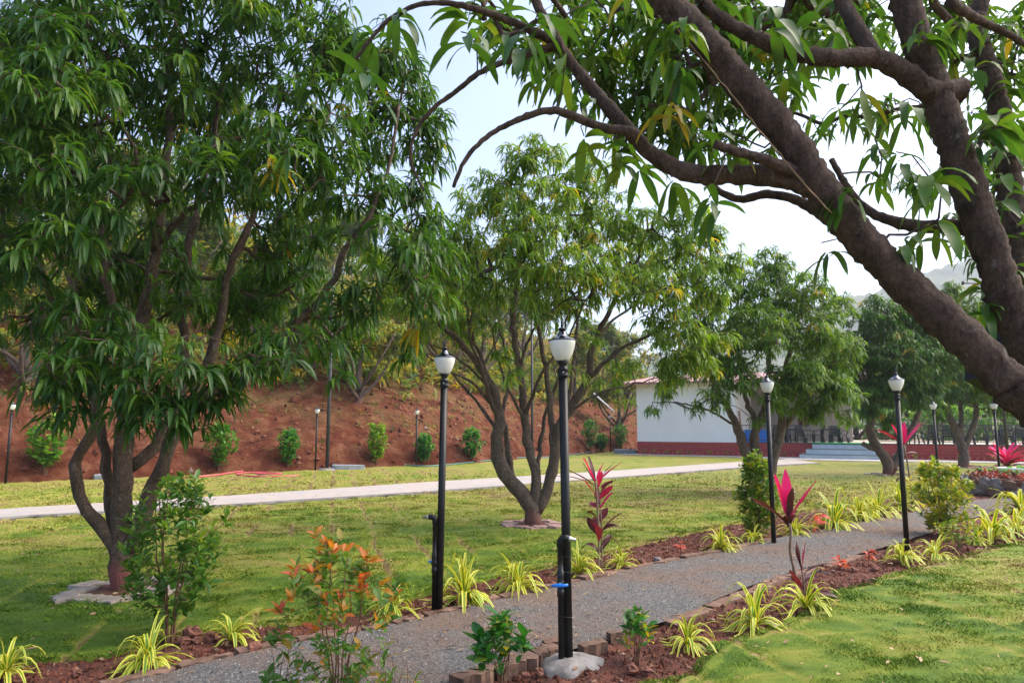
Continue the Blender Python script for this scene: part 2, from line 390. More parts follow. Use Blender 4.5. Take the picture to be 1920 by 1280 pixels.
# short turf blades, as one mass
def make_blades(n):
    u = rng.random(n * 2); r = 3.6 * (27 / 3.6) ** (u ** 1.1); t = (rng.random(n * 2) - .5) * R(84)
    x = r * np.sin(t); y = r * np.cos(t)
    ok = ~inpoly(x, y, BEDS) | ((np.minimum(dpoly(x, y, LLr), dpoly(x, y, RLr)) < .035))
    ok &= side_foot(x, y) < -.3
    x, y, r = x[ok][:n], y[ok][:n], r[ok][:n]; n = len(x)
    s1, s2 = seam(x, y); keep = (rng.random(n) > .97 * np.maximum(s1, s2)) & (rng.random(n) < np.clip((27 - r) / 13, 0, 1)); x, y, r = x[keep], y[keep], r[keep]; n = len(x)
    z = lawn_z(x, y) + .035 - .012
    h = (.010 + .012 * rng.random(n)) * (.8 + .07 * r) * (.35 + 1.9 * fbm(x * 3.5, y * 4.5, 3) ** 1.5); w = .0034 * (r / 3.2) ** .85
    a = rng.random(n) * 6.283; la = fbm(x * 1.2, y * 1.2, 2) * 12 + rng.normal(size=n) * .9; ln = h * (.5 + 1.2 * rng.random(n))
    c = np.stack([x, y, z], 1); e = np.stack([np.cos(a), np.sin(a), 0 * a], 1) * w[:, None]
    tip = c + np.stack([np.cos(la) * ln, np.sin(la) * ln, h], 1)
    V = np.stack([c - e, c + e, tip], 1).reshape(-1, 3)
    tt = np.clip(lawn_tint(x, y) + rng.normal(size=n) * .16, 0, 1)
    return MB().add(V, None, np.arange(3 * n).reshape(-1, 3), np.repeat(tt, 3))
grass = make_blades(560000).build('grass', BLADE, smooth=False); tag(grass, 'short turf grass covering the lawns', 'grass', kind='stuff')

# garden soil and gravel path as sheets between the traced edges
def strip(a, b, n, m, zf, over=0.0):
    A = resample(a, n); B = resample(b, n); t = np.linspace(-over, 1 + over, m)[None, :, None]
    XY = A[:, None] * (1 - t) + B[:, None] * t
    return np.dstack([XY, zf(XY[..., 0], XY[..., 1])])
SOIL = mat('red_garden_soil', (.065, .020, .012), (.165, .052, .030), 7, .95, 1.0, .03, bscale=45)
soil_z = lambda x, y: -.015 + .07 * (fbm(x * 4, y * 4, 4) - .5) + .03 * (fbm(x * 16, y * 16, 2) - .5)
bed = MB(); bed.grid(strip(LL, LE, 700, 26, soil_z, .10)); bed.grid(strip(RE, RL, 700, 26, soil_z, .10))
tag(bed.build('garden_bed', SOIL), kind='structure')
def gravelmat():
    m, nt, b = nodes('gravel')
    tc = nt.nodes.new('ShaderNodeTexCoord'); v = nt.nodes.new('ShaderNodeTexVoronoi'); v.inputs['Scale'].default_value = 95; nt.links.new(tc.outputs['Object'], v.inputs['Vector'])
    sp = nt.nodes.new('ShaderNodeSeparateColor'); nt.links.new(v.outputs['Color'], sp.inputs[0])
    r = ramp(nt, sp.outputs[0], [(0, (.055, .057, .062)), (.5, (.115, .112, .108)), (.85, (.19, .175, .155)), (1, (.32, .30, .27))])
    n = tex_noise(nt, 1.1, 5, .6); f = ramp(nt, n.outputs[0], [(.42, (0, 0, 0)), (.60, (.85, .85, .85))])
    n2 = tex_noise(nt, 30, 3); f2 = ramp(nt, n2.outputs[0], [(.4, (.13, .085, .06)), (.6, (.22, .135, .09))])
    nt.links.new(mixc(nt, f.outputs[0], r.outputs[0], f2.outputs[0]), b.inputs['Base Color']); b.inputs['Roughness'].default_value = .9
    bump(nt, b, v.outputs['Distance'], 1.0, -.012); return m
GRAVEL = gravelmat()
path_z = lambda x, y: .022 + .03 * (fbm(x * .9, y * .9, 3) - .5) + .012 * (fbm(x * 8, y * 8, 2) - .5)
tag(MB().grid(strip(LE, RE, 520, 60, path_z)).build('gravel_path', GRAVEL), kind='structure')
PATHP = np.vstack([LEr, REr[::-1]])
OCT_V = np.array([[1, 0, 0], [-1, 0, 0], [0, 1, 0], [0, -1, 0], [0, 0, 1], [0, 0, -1]], float)
OCT_F = np.array([[0, 2, 4], [2, 1, 4], [1, 3, 4], [3, 0, 4], [2, 0, 5], [1, 2, 5], [3, 1, 5], [0, 3, 5]])
def lumps(x, y, z, s, tint):
    n = len(x); a = rng.random(n) * 6.28; c, d = np.cos(a), np.sin(a)
    V = OCT_V[None] * (s[:, None] * (.6 + .8 * rng.random((n, 3))))[:, None, :] * (1 + .25 * rng.normal(size=(n, 6, 1)))
    V = np.stack([V[..., 0] * c[:, None] - V[..., 1] * d[:, None], V[..., 0] * d[:, None] + V[..., 1] * c[:, None], V[..., 2]], -1)
    V = V + np.stack([x, y, z], -1)[:, None]
    return MB().add(V.reshape(-1, 3), None, (OCT_F[None] + 6 * np.arange(n)[:, None, None]).reshape(-1, 3), np.repeat(tint, 6))
def tintmat(name, stops, rough=.9, sc=0):
    m, nt, b = nodes(name); r = ramp(nt, attr(nt), stops); c = r.outputs[0]
    if sc:
        n = tex_noise(nt, sc, 5, .7); c = mixc(nt, .5, c, n.outputs[1], 'SOFT_LIGHT'); bump(nt, b, n.outputs[0], .5, .01)
    nt.links.new(c, b.inputs['Base Color']); b.inputs['Roughness'].default_value = rough; b.inputs['Specular IOR Level'].default_value = .3; return m
PEB = tintmat('pebble', [(0, (.07, .073, .08)), (.5, (.17, .165, .16)), (.8, (.28, .25, .22)), (1, (.45, .43, .40))])
r_ = 3.5 + 9 * rng.random(60000) ** 1.6; t_ = rng.random(60000) * R(80) - R(40); x_ = r_ * np.sin(t_); y_ = r_ * np.cos(t_)
k = inpoly(x_, y_, PATHP); x_, y_, r_ = x_[k], y_[k], r_[k]
gv = lumps(x_, y_, path_z(x_, y_) + .001, .0038 + .0055 * rng.random(len(x_)) ** 2, rng.random(len(x_)) ** 1.3)
tag(gv.build('gravel', PEB, smooth=False), 'loose grey gravel on the winding garden path', 'gravel', kind='stuff')
CLOD = tintmat('soil_clod', [(0, (.05, .016, .010)), (.6, (.16, .05, .028)), (.93, (.20, .085, .05)), (1, (.33, .24, .18))])
x_ = rng.random(140000) * 13 - 5; y_ = 3.4 + rng.random(140000) ** 1.3 * 10; k = inpoly(x_, y_, BEDS) & ~inpoly(x_, y_, PATHP)
x_, y_ = x_[k][:16000], y_[k][:16000]
cl = lumps(x_, y_, soil_z(x_, y_) + .004, .006 + .017 * rng.random(len(x_)) ** 3, rng.random(len(x_)))
tag(cl.build('soil_clods', CLOD, smooth=False), 'loose red clods of earth in the planting beds', 'soil clods', kind='stuff')

# pale tiled path across the lawn and the apron in front of the building
def slab(pts_near, pts_far, z, name, m, th=.09, n=40):
    A = resample(np.asarray(pts_near), n); B = resample(np.asarray(pts_far), n)
    V = np.stack([np.c_[A, np.full(n, z - th - .1)], np.c_[A, np.full(n, z)], np.c_[B, np.full(n, z)], np.c_[B, np.full(n, z - th - .1)]], 1)
    b = MB(); b.grid(V); return tag(b.build(name, m, smooth=False), kind='structure')
def tilemat():
    m, nt, b = nodes('path_tile')
    tc = nt.nodes.new('ShaderNodeTexCoord'); mp = nt.nodes.new('ShaderNodeMapping'); mp.inputs['Rotation'].default_value = (0, 0, -R(40)); nt.links.new(tc.outputs['Object'], mp.inputs[0])
    br = nt.nodes.new('ShaderNodeTexBrick'); nt.links.new(mp.outputs[0], br.inputs[0]); br.inputs['Scale'].default_value = 1.0
    br.inputs['Color1'].default_value = (.44, .36, .31, 1); br.inputs['Color2'].default_value = (.36, .335, .31, 1); br.inputs['Mortar'].default_value = (.30, .28, .26, 1)
    br.inputs['Mortar Size'].default_value = .008; br.inputs['Brick Width'].default_value = .9; br.inputs['Row Height'].default_value = .3
    n = tex_noise(nt, 6, 5); nt.links.new(mixc(nt, .4, br.outputs[0], n.outputs[1], 'SOFT_LIGHT'), b.inputs['Base Color']); b.inputs['Roughness'].default_value = .7
    return m
TILE = tilemat()
pn = [G(-420, 1012, .08)[:2], G(0, 968, .08)[:2], G(420, 945, .08)[:2], G(800, 920, .08)[:2], G(1160, 893, .08)[:2], G(1420, 873, .08)[:2], G(1535, 867, .08)[:2]]
pf = [G(-420, 990, .08)[:2], G(0, 953, .08)[:2], G(420, 929, .08)[:2], G(800, 903, .08)[:2], G(1160, 881, .08)[:2], G(1390, 865, .08)[:2], G(1480, 860, .08)[:2]]
slab(pn, pf, .08, 'tiled_path', TILE)
# broken dark ledge of concrete along the near side of the tiled path
LEDGE = mat('rough_ledge', (.06, .06, .055), (.22, .21, .19), 5, .95, .6, .03)
lb = MB(); A = resample(np.array(pn), 420); nrm = np.array([.62, -.78])
o1 = .10 + .10 * np.abs(vnoise(np.arange(420) * .35, np.zeros(420))) ; zt = .035 + .03 * vnoise(np.arange(420) * .5, np.ones(420) * 3)
lb.grid(np.stack([np.c_[A + nrm * o1[:, None], np.full(420, -.08)], np.c_[A + nrm * o1[:, None] * .8, zt], np.c_[A - nrm * .02, zt + .01]], 1))
tag(lb.build('path_edge', LEDGE, smooth=False), kind='structure')

# ------------------------------------------------------------------ red hillside and far ridge
hs = np.linspace(0, 1, 330); fl = resample(FOOT, 330)
tg = unit(np.gradient(fl, axis=0)); nm = np.stack([-tg[:, 1], tg[:, 0]], 1)
vv = np.r_[np.linspace(-1.5, 3, 40), np.linspace(3.2, 16, 70), np.linspace(16.5, 70, 40)]
XY = fl[:, None] + nm[:, None] * vv[None, :, None]
HX, HY = XY[..., 0], XY[..., 1]; HZ = hill_z(HX, HY)
def hillmat():
    m, nt, b = nodes('red_hillside')
    n = tex_noise(nt, 1.6, 8, .7); r = ramp(nt, n.outputs[0], [(.32, (.07, .021, .012)), (.50, (.15, .046, .024)), (.68, (.25, .115, .062))])
    n2 = tex_noise(nt, .55, 7, .75); f = ramp(nt, n2.outputs[0], [(.46, (0, 0, 0)), (.60, (.85, .85, .85))])
    n3 = tex_noise(nt, 5, 5, .7); gcol = ramp(nt, n3.outputs[0], [(.35, (.10, .13, .03)), (.65, (.30, .22, .10))])
    tc = nt.nodes.new('ShaderNodeTexCoord'); sp = nt.nodes.new('ShaderNodeSeparateXYZ'); nt.links.new(tc.outputs['Object'], sp.inputs[0])
    mr = nt.nodes.new('ShaderNodeMapRange'); mr.inputs[1].default_value = .8; mr.inputs[2].default_value = 5.5; nt.links.new(sp.outputs['Z'], mr.inputs[0])
    mu = nt.nodes.new('ShaderNodeMath'); mu.operation = 'MULTIPLY'; nt.links.new(f.outputs[0], mu.inputs[0]); nt.links.new(mr.outputs[0], mu.inputs[1])
    nt.links.new(mixc(nt, mu.outputs[0], r.outputs[0], gcol.outputs[0]), b.inputs['Base Color']); b.inputs['Roughness'].default_value = .95; b.inputs['Specular IOR Level'].default_value = .1
    nb = tex_noise(nt, 9, 8, .75); bump(nt, b, nb.outputs[0], 1.0, .16); return m
tag(MB().grid(np.stack([HX, HY, HZ], -1)).build('hillside', hillmat()), kind='structure')
n = 7000; s_ = (329 * (.12 + .6 * rng.random(n))).astype(int); v_ = .7 + 13 * rng.random(n) ** 1.5; q = fl[s_] + nm[s_] * v_[:, None] + rng.normal(size=(n, 2)) * .3
db_ = lumps(q[:, 0], q[:, 1], hill_z(q[:, 0], q[:, 1]) + .01, .025 + .11 * rng.random(n) ** 4, rng.random(n))
tag(db_.build('slope_debris', CLOD, smooth=False), 'crumbled red earth and small stones on the slope', 'rubble', kind='stuff')
rx = np.linspace(-700, 1500, 500); dep = np.linspace(0, 1, 30)
prof = np.interp(rx, [-700, 150, 330, 420, 520, 640, 800, 1500], [50, 66, 104, 135, 156, 200, 225, 250])
prof = prof + 14 * (fbm(rx * .02, rx * 0, 4) - .5)
RX, D = np.meshgrid(rx, dep, indexing='ij')
RY = 420 + 420 * D; RZ = -5 + (prof[:, None] * 840 / 700 * .97 + 4) * D ** .8 + (9 * fbm(RX * .05, RY * .05, 4) + 5 * vnoise(RX * .3, RY * .3)) * np.minimum(D * 3, 1)
FARH = mat('far_ridge', (.045, .075, .03), (.10, .12, .05), .03, .95, 0)
tag(MB().grid(np.stack([RX, RY, RZ], -1)).build('hills', FARH), kind='structure')
# ------------------------------------------------------------------ leaves and trees
LANCE = lambda t: np.where(t <= 0, .12, np.maximum(.03, (np.sin(np.pi * np.minimum(t, 1) ** .85)) ** .75))
STRAP = lambda t: np.maximum(.06, (1 - t ** 2.2) * (.55 + .45 * np.minimum(t * 4, 1)))
OVATE = lambda t: np.where(t <= 0, .10, np.maximum(.04, np.sin(np.pi * np.minimum(t, 1) ** .75) ** .8))
CORDP = lambda t: np.where(t < .2, .25 + t, np.maximum(.04, np.sin(np.pi * np.minimum(t, 1) ** 1.1) ** .8))
UP = np.array([0, 0, 1.0])
def leaves(mb, Pp, D, L, W, droop, tint, K=4, fold=.25, prof=LANCE, mid=True, roll=.45, edge=False, wave=0.0):
    N = len(Pp); D = unit(D); L = L * np.ones(N); W = W * np.ones(N); droop = droop * np.ones(N)
    side = np.cross(D, UP); ln = np.linalg.norm(side, axis=1); rv = rng.normal(size=(N, 3)); rv[:, 2] = 0
    side = unit(np.where(ln[:, None] < .15, np.cross(D, unit(rv)), side))
    side = unit(side + (roll * rng.normal(size=N))[:, None] * np.cross(side, D))
    pos = Pp.copy(); rows = []; ph = rng.random(N) * 6.28
    for k in range(K + 1):
        t = k / K
        d = unit(D - (droop * t)[:, None] * UP)
        nm = unit(np.cross(side, d)); w = (W * prof(np.array(t)))[:, None]
        wv = (wave * W * np.sin(ph + t * 9))[:, None] if wave else 0
        if mid: rows += [pos - side * w + nm * (fold * w + wv), pos, pos + side * w + nm * (fold * w - wv)]
        else: rows += [pos - side * w, pos + side * w]
        pos = pos + d * (L / K)[:, None]
    c = 3 if mid else 2; V = np.stack(rows, 1); nv = V.shape[1]
    q = []
    for k in range(K):
        for j in range(c - 1): q.append([k * c + j, k * c + j + 1, (k + 1) * c + j + 1, (k + 1) * c + j])
    Q = (np.array(q)[None] + nv * np.arange(N)[:, None, None]).reshape(-1, 4)
    if edge:
        A = np.tile(np.tile([1., 0., 1.], K + 1), N) * .93 + np.repeat(np.clip(.05 + .1 * rng.normal(size=N), -.1, .2), nv)
    else: A = np.repeat(np.clip(tint * np.ones(N), 0, 1), nv)
    mb.add(V.reshape(-1, 3), Q, None, A)
def whorls(mb, C, U, m, L, W, droop=(1.0, 2.2), tint=(.1, .6), K=4, th=(45, 95), back=.02, ytint=.0, hang=0.0, **kw):
    """m leaves round each twig tip C pointing along U"""
    n = len(C); m_ = np.maximum(3, (m * (.65 + .7 * rng.random(n))).astype(int)); idx = np.repeat(np.arange(n), m_); N = len(idx)
    U = unit(U); a = np.cross(U, UP + .01); a = unit(np.where(np.linalg.norm(a, axis=1)[:, None] < .1, [1, 0, 0], a)); b = np.cross(U, a)
    ph = rng.random(N) * 6.283; tt = R(1) * (th[0] + (th[1] - th[0]) * rng.random(N))
    d = -UP * hang + U[idx] * np.cos(tt)[:, None] + (a[idx] * np.cos(ph)[:, None] + b[idx] * np.sin(ph)[:, None]) * np.sin(tt)[:, None]
    off = -U[idx] * (rng.random(N) * back * 4)[:, None]
    base = tint[0] + (tint[1] - tint[0]) * rng.random(n); base = np.where(rng.random(n) < ytint, .9 + .1 * rng.random(n), base)
    tn = base[idx] + .13 * rng.normal(size=N)
    s = (.65 + .5 * rng.random(N)) * (.72 + .55 * rng.random(n))[idx]; dk = (.55 + .9 * rng.random(n))[idx]
    leaves(mb, C[idx] + off + d * .004, d, L * s, W * s * (.85 + .3 * rng.random(N)), dk * (droop[0] + (droop[1] - droop[0]) * rng.random(N)), tn, K=K, **kw)

def lobe_points(lobes, dens, flat=.85, bias=2.0):
    out = []
    for (c, r) in lobes:
        n = max(3, int(dens * r ** 2)); d = unit(rng.normal(size=(n, 3))); q = r * rng.random(n) ** (1 / bias)
        out.append(np.asarray(c) + d * q[:, None] * [1, 1, flat])
    return np.vstack(out)
def skeleton(limbs, clusters, tipr=.0042, bow=.14, power=2.25, seg=.2, limb_seg=.12, wig=.012, sides=(5, 8), lump=.05, ends=None):
    """limbs: [(points, radius at start, radius at end)]; every cluster is reached by a bent twig from the nearest wood"""
    mb = MB(); pos = []; fixed = []
    for (pts, r0, r1) in limbs:
        p = smooth(pts, limb_seg); n = len(p)
        w = rng.normal(size=(n, 3)) * wig; w[0] = 0; p = p + w
        r = r1 + (r0 - r1) * (1 - np.linspace(0, 1, n)) ** 1.3
        mb.tube(p, r * (1 + .06 * rng.normal(size=n)), sides[1], lump=lump)
        pos.append(p); fixed.append(r)
    nodes_ = np.vstack(pos); n0 = len(nodes_)
    rad = np.concatenate(fixed)
    d0 = np.array([np.min(np.linalg.norm(nodes_ - c, axis=1)) for c in clusters]); order = np.argsort(d0)
    cap = n0 + len(clusters) * 14; N = np.zeros((cap, 3)); N[:n0] = nodes_; cnt = n0
    par = -np.ones(cap, int); acc = np.zeros(cap); chains = []; U = np.zeros((len(clusters), 3))
    zlow = np.zeros(cap)
    for ci in order:
        c = clusters[ci]; dv = N[:cnt] - c; d = np.linalg.norm(dv, axis=1) + .25 * np.maximum(dv[:, 2], 0)
        d[:n0] *= 1.0; i = int(np.argmin(d)); a = N[i]; dist = np.linalg.norm(c - a)
        m = int(np.clip(dist / seg, 1, 9)); mid = (a + c) / 2 + UP * bow * dist * rng.normal(.6, .6) + rng.normal(size=3) * bow * dist * .7
        t = np.linspace(0, 1, m + 2)[1:, None]; ch = a * (1 - t) ** 2 + 2 * mid * t * (1 - t) + c * t ** 2
        ch[:-1] += rng.normal(size=(len(ch) - 1, 3)) * .012
        ids = [i]
        for q in ch:
            N[cnt] = q; par[cnt] = ids[-1]; ids.append(cnt); cnt += 1
        acc[cnt - 1] += tipr ** power; chains.append(ids); U[ci] = c - mid
    for k in range(cnt - 1, n0 - 1, -1):
        acc[par[k]] += acc[k]
    rr_ = acc ** (1 / power)
    for ids in chains:
        r = rr_[ids].copy(); r[0] = min(r[0] if ids[0] >= n0 else rad[ids[0]], r[1] * 1.25)
        mb.tube(N[ids], r, 5 if r.max() < .014 else sides[0] + 1, cap=False)
    U = unit(U + .25 * unit(U) * 0 + np.array([0, 0, .15]))
    return mb, U
def PL(lst, Y=None):
    return np.array([P(*q) if len(q) == 3 else P(q[0], q[1], Y) for q in lst])

def make_tree(name, label, cat, base, limbs, lobes, leafm, barkm, dens, m, L, W, group=None, K=4, mid=True, tint=(.05, .6), ytint=.02, extra=None, thin=None, flat=.85, bias=2.0, **kw):
    base = np.asarray(base, float); t = thing(name, label, cat, base, group)
    C = lobe_points(lobes, dens, flat, bias)
    if extra is not None: C = np.vstack([C, extra])
    if thin is not None:                                              # an open window in the front of the crown, where the stems show
        dy = C[:, 1] * CP + (C[:, 2] - CAMH) * SP; qx = 960 + FPX * C[:, 0] / dy; qy = 640 - FPX * ((C[:, 2] - CAMH) * CP - C[:, 1] * SP) / dy
        x0, x1, y0, y1, yf, pr = thin; w = (qx > x0) & (qx < x1) & (qy > y0) & (qy < y1) & (C[:, 1] < yf)
        C = C[~(w & (rng.random(len(C)) < pr))]
    sk, U = skeleton(limbs, C, **kw)
    sk.build('trunk', barkm, t, org=base)
    cr = MB(); whorls(cr, C, U, m, L, W, tint=tint, ytint=ytint, K=K, mid=mid, th=(35, 105), droop=(1.6, 4.6), hang=.18)
    cr.build('crown', leafm, t, org=base)
    return t
GRP = 'mango trees on the lawn'

# left tree ---------------------------------------------------------------
b1 = G(232, 1112)
Y1 = b1[1]
lm = [([(232, 1120, Y1), (226, 1060, Y1), (226, 1005, Y1), (229, 900, Y1), (236, 790, Y1), (245, 700, Y1 + .1), (262, 625, Y1 + .1), (290, 480, Y1 + .1), (300, 380, Y1), (318, 250, Y1), (320, 130, Y1), (332, 30, Y1), (350, -70, Y1), (365, -170, Y1)], .15, .025),
      ([(222, 1040, Y1), (200, 1000, Y1 - .05), (160, 955, Y1 - .15), (141, 900, Y1 - .2), (148, 850, Y1 - .25), (170, 815, Y1 - .3), (185, 770, Y1 - .3), (168, 700, Y1 - .4), (120, 600, Y1 - .5), (70, 520, Y1 - .6), (-10, 465, Y1 - .7)], .10, .03),
      ([(215, 1020, Y1 + .05), (203, 930, Y1 + .1), (197, 850, Y1 + .1), (180, 775, Y1 + .1), (158, 690, Y1 + .2), (140, 560, Y1 + .4), (120, 420, Y1 + .6), (90, 250, Y1 + .7)], .075, .025),
      ([(240, 1030, Y1), (272, 950, Y1), (300, 890, Y1 - .05), (318, 830, Y1 - .1), (352, 770, Y1 - .1), (420, 715, Y1 - .1), (520, 640, Y1 - .1), (600, 560, Y1 - .1), (650, 470, Y1 - .1), (700, 390, Y1 - .1), (735, 290, Y1), (745, 200, Y1)], .115, .022),
      ([(236, 880, Y1 + .05), (290, 835, Y1 + .2), (330, 760, Y1 + .35), (345, 690, Y1 + .4), (345, 580, Y1 + .45), (352, 480, Y1 + .5), (372, 380, Y1 + .5), (402, 250, Y1 + .5), (418, 140, Y1 + .5), (425, 20, Y1 + .5), (440, -120, Y1 + .5)], .085, .022),
      ([(318, 835, Y1), (370, 720, Y1 + .3), (405, 640, Y1 + .4), (430, 510, Y1 + .4), (465, 425, Y1 + .4), (500, 340, Y1 + .5), (540, 240, Y1 + .6), (590, 130, Y1 + .6), (640, 30, Y1 + .6)], .085, .022),
      ([(292, 460, Y1 + .1), (350, 395, Y1 - .1), (420, 360, Y1 - .3), (500, 330, Y1 - .4), (575, 285, Y1 - .5), (620, 215, Y1 - .5)], .05, .015),
      ([(240, 700, Y1), (215, 590, Y1 + .3), (195, 480, Y1 + .3), (200, 330, Y1 + .3), (220, 180, Y1 + .3), (215, 20, Y1 + .3)], .075, .02),
      ([(200, 690, Y1 - .2), (120, 600, Y1 - .1), (70, 480, Y1), (20, 330, Y1), (-40, 160, Y1)], .06, .02),
      ([(290, 470, Y1), (270, 350, Y1 - .4), (240, 250, Y1 - .6), (180, 160, Y1 - .7)], .045, .015),
      ([(560, 600, Y1), (640, 590, Y1 + .1), (700, 565, Y1 + .1), (760, 540, Y1 + .1)], .03, .012)]
lo = [(60, 60, 6.2, .85), (70, 240, 5.6, .75), (-80, 200, 6.6, 1.1), (210, 130, 6.6, .9), (380, 60, 7.2, .95), (540, 110, 7.3, .85), (665, 90, 7.8, .62), (725, 210, 7.8, .55),
      (600, 240, 6.8, .7), (490, 300, 6.4, .6), (310, 330, 6.2, .65), (120, 430, 5.8, .62), (-10, 470, 6.2, .75), (665, 370, 7.2, .6), (770, 330, 7.6, .30), (745, 470, 6.9, .5),
      (650, 545, 6.9, .45), (565, 625, 6.3, .36), (340, 520, 7.2, .5), (205, 590, 6.0, .4), (325, 690, 5.8, .36), (150, 640, 5.7, .36), (115, 725, 6.0, .26), (420, 690, 6.1, .34),
      (60, 610, 6.2, .45), (500, 480, 8.2, .7), (200, -90, 6.8, 1.1), (500, -90, 7.4, 1.0), (360, 200, 8.2, .9), (120, 330, 8.0, .9), (560, 380, 8.4, .7), (240, 480, 8.2, .7),
      (20, 120, 7.8, .9), (690, 300, 8.6, .5), (250, 770, 5.9, .2), (640, 690, 6.6, .16), (470, 690, 6.5, .22), (800, 250, 7.8, .22), (830, 215, 7.9, .12), (360, 790, 6.1, .18), (120, 780, 6.2, .14), (150, 715, 5.8, .32), (300, 760, 5.8, .26), (395, 755, 6.1, .22), (85, 690, 6, .3), (235, 690, 5.7, .34), (500, 655, 6.3, .32), (560, 560, 7.4, .3), (815, 290, 8, .36), (790, 410, 7.8, .42), (815, 480, 8, .36), (795, 560, 7.5, .36), (775, 170, 8, .34), (745, 110, 8, .42), (760, 640, 7.6, .26), (300, 500, 9, .75), (420, 560, 9, .7), (520, 520, 9.2, .7), (200, 560, 8.5, .7), (640, 620, 8.8, .45), (440, 250, 8.8, .8), (100, 150, 5.8, .7)]
make_tree('mango_tree', 'largest mango tree with dark drooping leaves and a curved side stem at left', 'tree', b1, [(PL(a), r0 * .80, r1 * .62) for a, r0, r1 in lm],
          [(P(x, y, yy), r) for x, y, yy, r in lo], MANGO, BARK1, 122, 14, .25, .0175, GRP, K=4, tint=(.0, .52), ytint=.012, thin=(170, 620, 390, 615, Y1 + .5, .55))

# middle tree -------------------------------------------------------------
b2 = G(1000, 987); Y2 = b2[1]
lm = [([(1002, 992, Y2), (1000, 970, Y2), (998, 950, Y2), (965, 912, Y2), (940, 872, Y2), (932, 830, Y2), (936, 790, Y2), (925, 735, Y2), (902, 690, Y2), (862, 640, Y2), (815, 600, Y2), (772, 560, Y2), (745, 500, Y2)], .20, .03),
      ([(998, 955, Y2), (1006, 900, Y2), (992, 840, Y2), (986, 790, Y2), (975, 700, Y2), (962, 600, Y2), (975, 490, Y2), (972, 400, Y2), (985, 300, Y2)], .12, .03),
      ([(1006, 958, Y2), (1032, 900, Y2), (1040, 845, Y2), (1048, 800, Y2), (1068, 770, Y2), (1100, 710, Y2), (1112, 650, Y2), (1135, 600, Y2), (1172, 530, Y2), (1202, 470, Y2), (1215, 400, Y2)], .14, .03),
      ([(1040, 850, Y2), (1034, 790, Y2 + .1), (1024, 700, Y2 + .2), (1008, 600, Y2 + .3), (1015, 500, Y2 + .3), (1050, 400, Y2 + .3)], .085, .025),
      ([(985, 940, Y2 + .1), (958, 880, Y2 + .3), (946, 800, Y2 + .4), (920, 720, Y2 + .5), (890, 640, Y2 + .6), (868, 540, Y2 + .6), (870, 440, Y2 + .6)], .09, .025),
      ([(1098, 715, Y2), (1150, 665, Y2 - .3), (1190, 640, Y2 - .4), (1260, 612, Y2 - .5), (1320, 590, Y2 - .5)], .055, .02),
      ([(930, 770, Y2), (890, 722, Y2 - .4), (835, 690, Y2 - .6), (790, 660, Y2 - .7)], .05, .02),
      ([(985, 780, Y2), (1015, 700, Y2 - .5), (1060, 640, Y2 - .8), (1100, 560, Y2 - 1)], .05, .02),
      ([(1060, 780, Y2), (1075, 690, Y2 + .5), (1085, 560, Y2 + .8), (1090, 420, Y2 + .9)], .06, .02),
      ([(1000, 940, Y2), (1010, 860, Y2 + .2), (1022, 780, Y2 + .3), (1050, 700, Y2 + .4), (1062, 600, Y2 + .5), (1130, 480, Y2 + .6)], .06, .02),
      ([(932, 810, Y2), (900, 760, Y2 + .2), (860, 715, Y2 + .3), (822, 670, Y2 + .4), (790, 610, Y2 + .5)], .045, .015),
      ([(925, 735, Y2), (880, 690, Y2 + .1), (828, 655, Y2 + .1), (770, 640, Y2 + .1)], .04, .012),
      ([(986, 790, Y2), (950, 720, Y2 - .3), (930, 660, Y2 - .4), (915, 600, Y2 - .4), (860, 540, Y2 - .4)], .04, .015),
      ([(1045, 800, Y2), (1085, 760, Y2 - .3), (1130, 735, Y2 - .4), (1190, 720, Y2 - .5), (1260, 700, Y2 - .5)], .04, .012),
      ([(1112, 650, Y2), (1150, 600, Y2 + .3), (1215, 560, Y2 + .4), (1290, 520, Y2 + .4)], .04, .014),
      ([(975, 690, Y2), (1000, 620, Y2 - .2), (1040, 560, Y2 - .3), (1060, 470, Y2 - .3)], .04, .014),
      ([(938, 790, Y2), (955, 700, Y2 + .6), (935, 600, Y2 + .9), (930, 480, Y2 + 1)], .05, .015),
      ([(935, 800, Y2), (905, 700, Y2 - .4), (880, 620, Y2 - .7), (900, 520, Y2 - .8)], .055, .02)]
lo = [(1000, 300, 11.6, .62), (925, 370, 12, .7), (1085, 350, 11.5, .75), (850, 450, 11.5, .68), (1170, 420, 11.5, .75), (1275, 420, 11.5, .6), (1330, 440, 11.6, .34), (985, 460, 10.6, .8),
      (1100, 510, 10.6, .75), (800, 530, 11.5, .6), (900, 560, 11.0, .6), (1220, 540, 11.0, .65), (1300, 520, 12, .55), (1000, 590, 10.6, .36), (1120, 630, 10.6, .34), (1235, 620, 11.2, .45),
      (1185, 680, 11, .26), (880, 510, 13, .8), (1080, 440, 13, .8), (1200, 500, 13, .8), (965, 695, 10.6, .2), (1080, 690, 10.6, .2), (1010, 380, 10.8, .6), (760, 500, 12, .4), (940, 660, 11.2, .2), (1290, 610, 11, .35), (740, 560, 11.6, .34), (800, 620, 11.8, .3), (1260, 690, 11.4, .3), (1300, 660, 11.3, .3), (1150, 700, 12, .35), (860, 600, 12.6, .5), (1050, 560, 13, .7), (1290, 480, 11.2, .5), (700, 480, 12.4, .4), (1250, 695, 11.3, .26), (1315, 680, 11.5, .3), (1345, 630, 11.6, .3), (780, 430, 12, .4), (1160, 740, 11.2, .2), (1370, 480, 11.8, .36), (1340, 550, 12, .42), (760, 570, 11.0, .3), (830, 690, 11.4, .16), (1000, 520, 12.4, .6)]
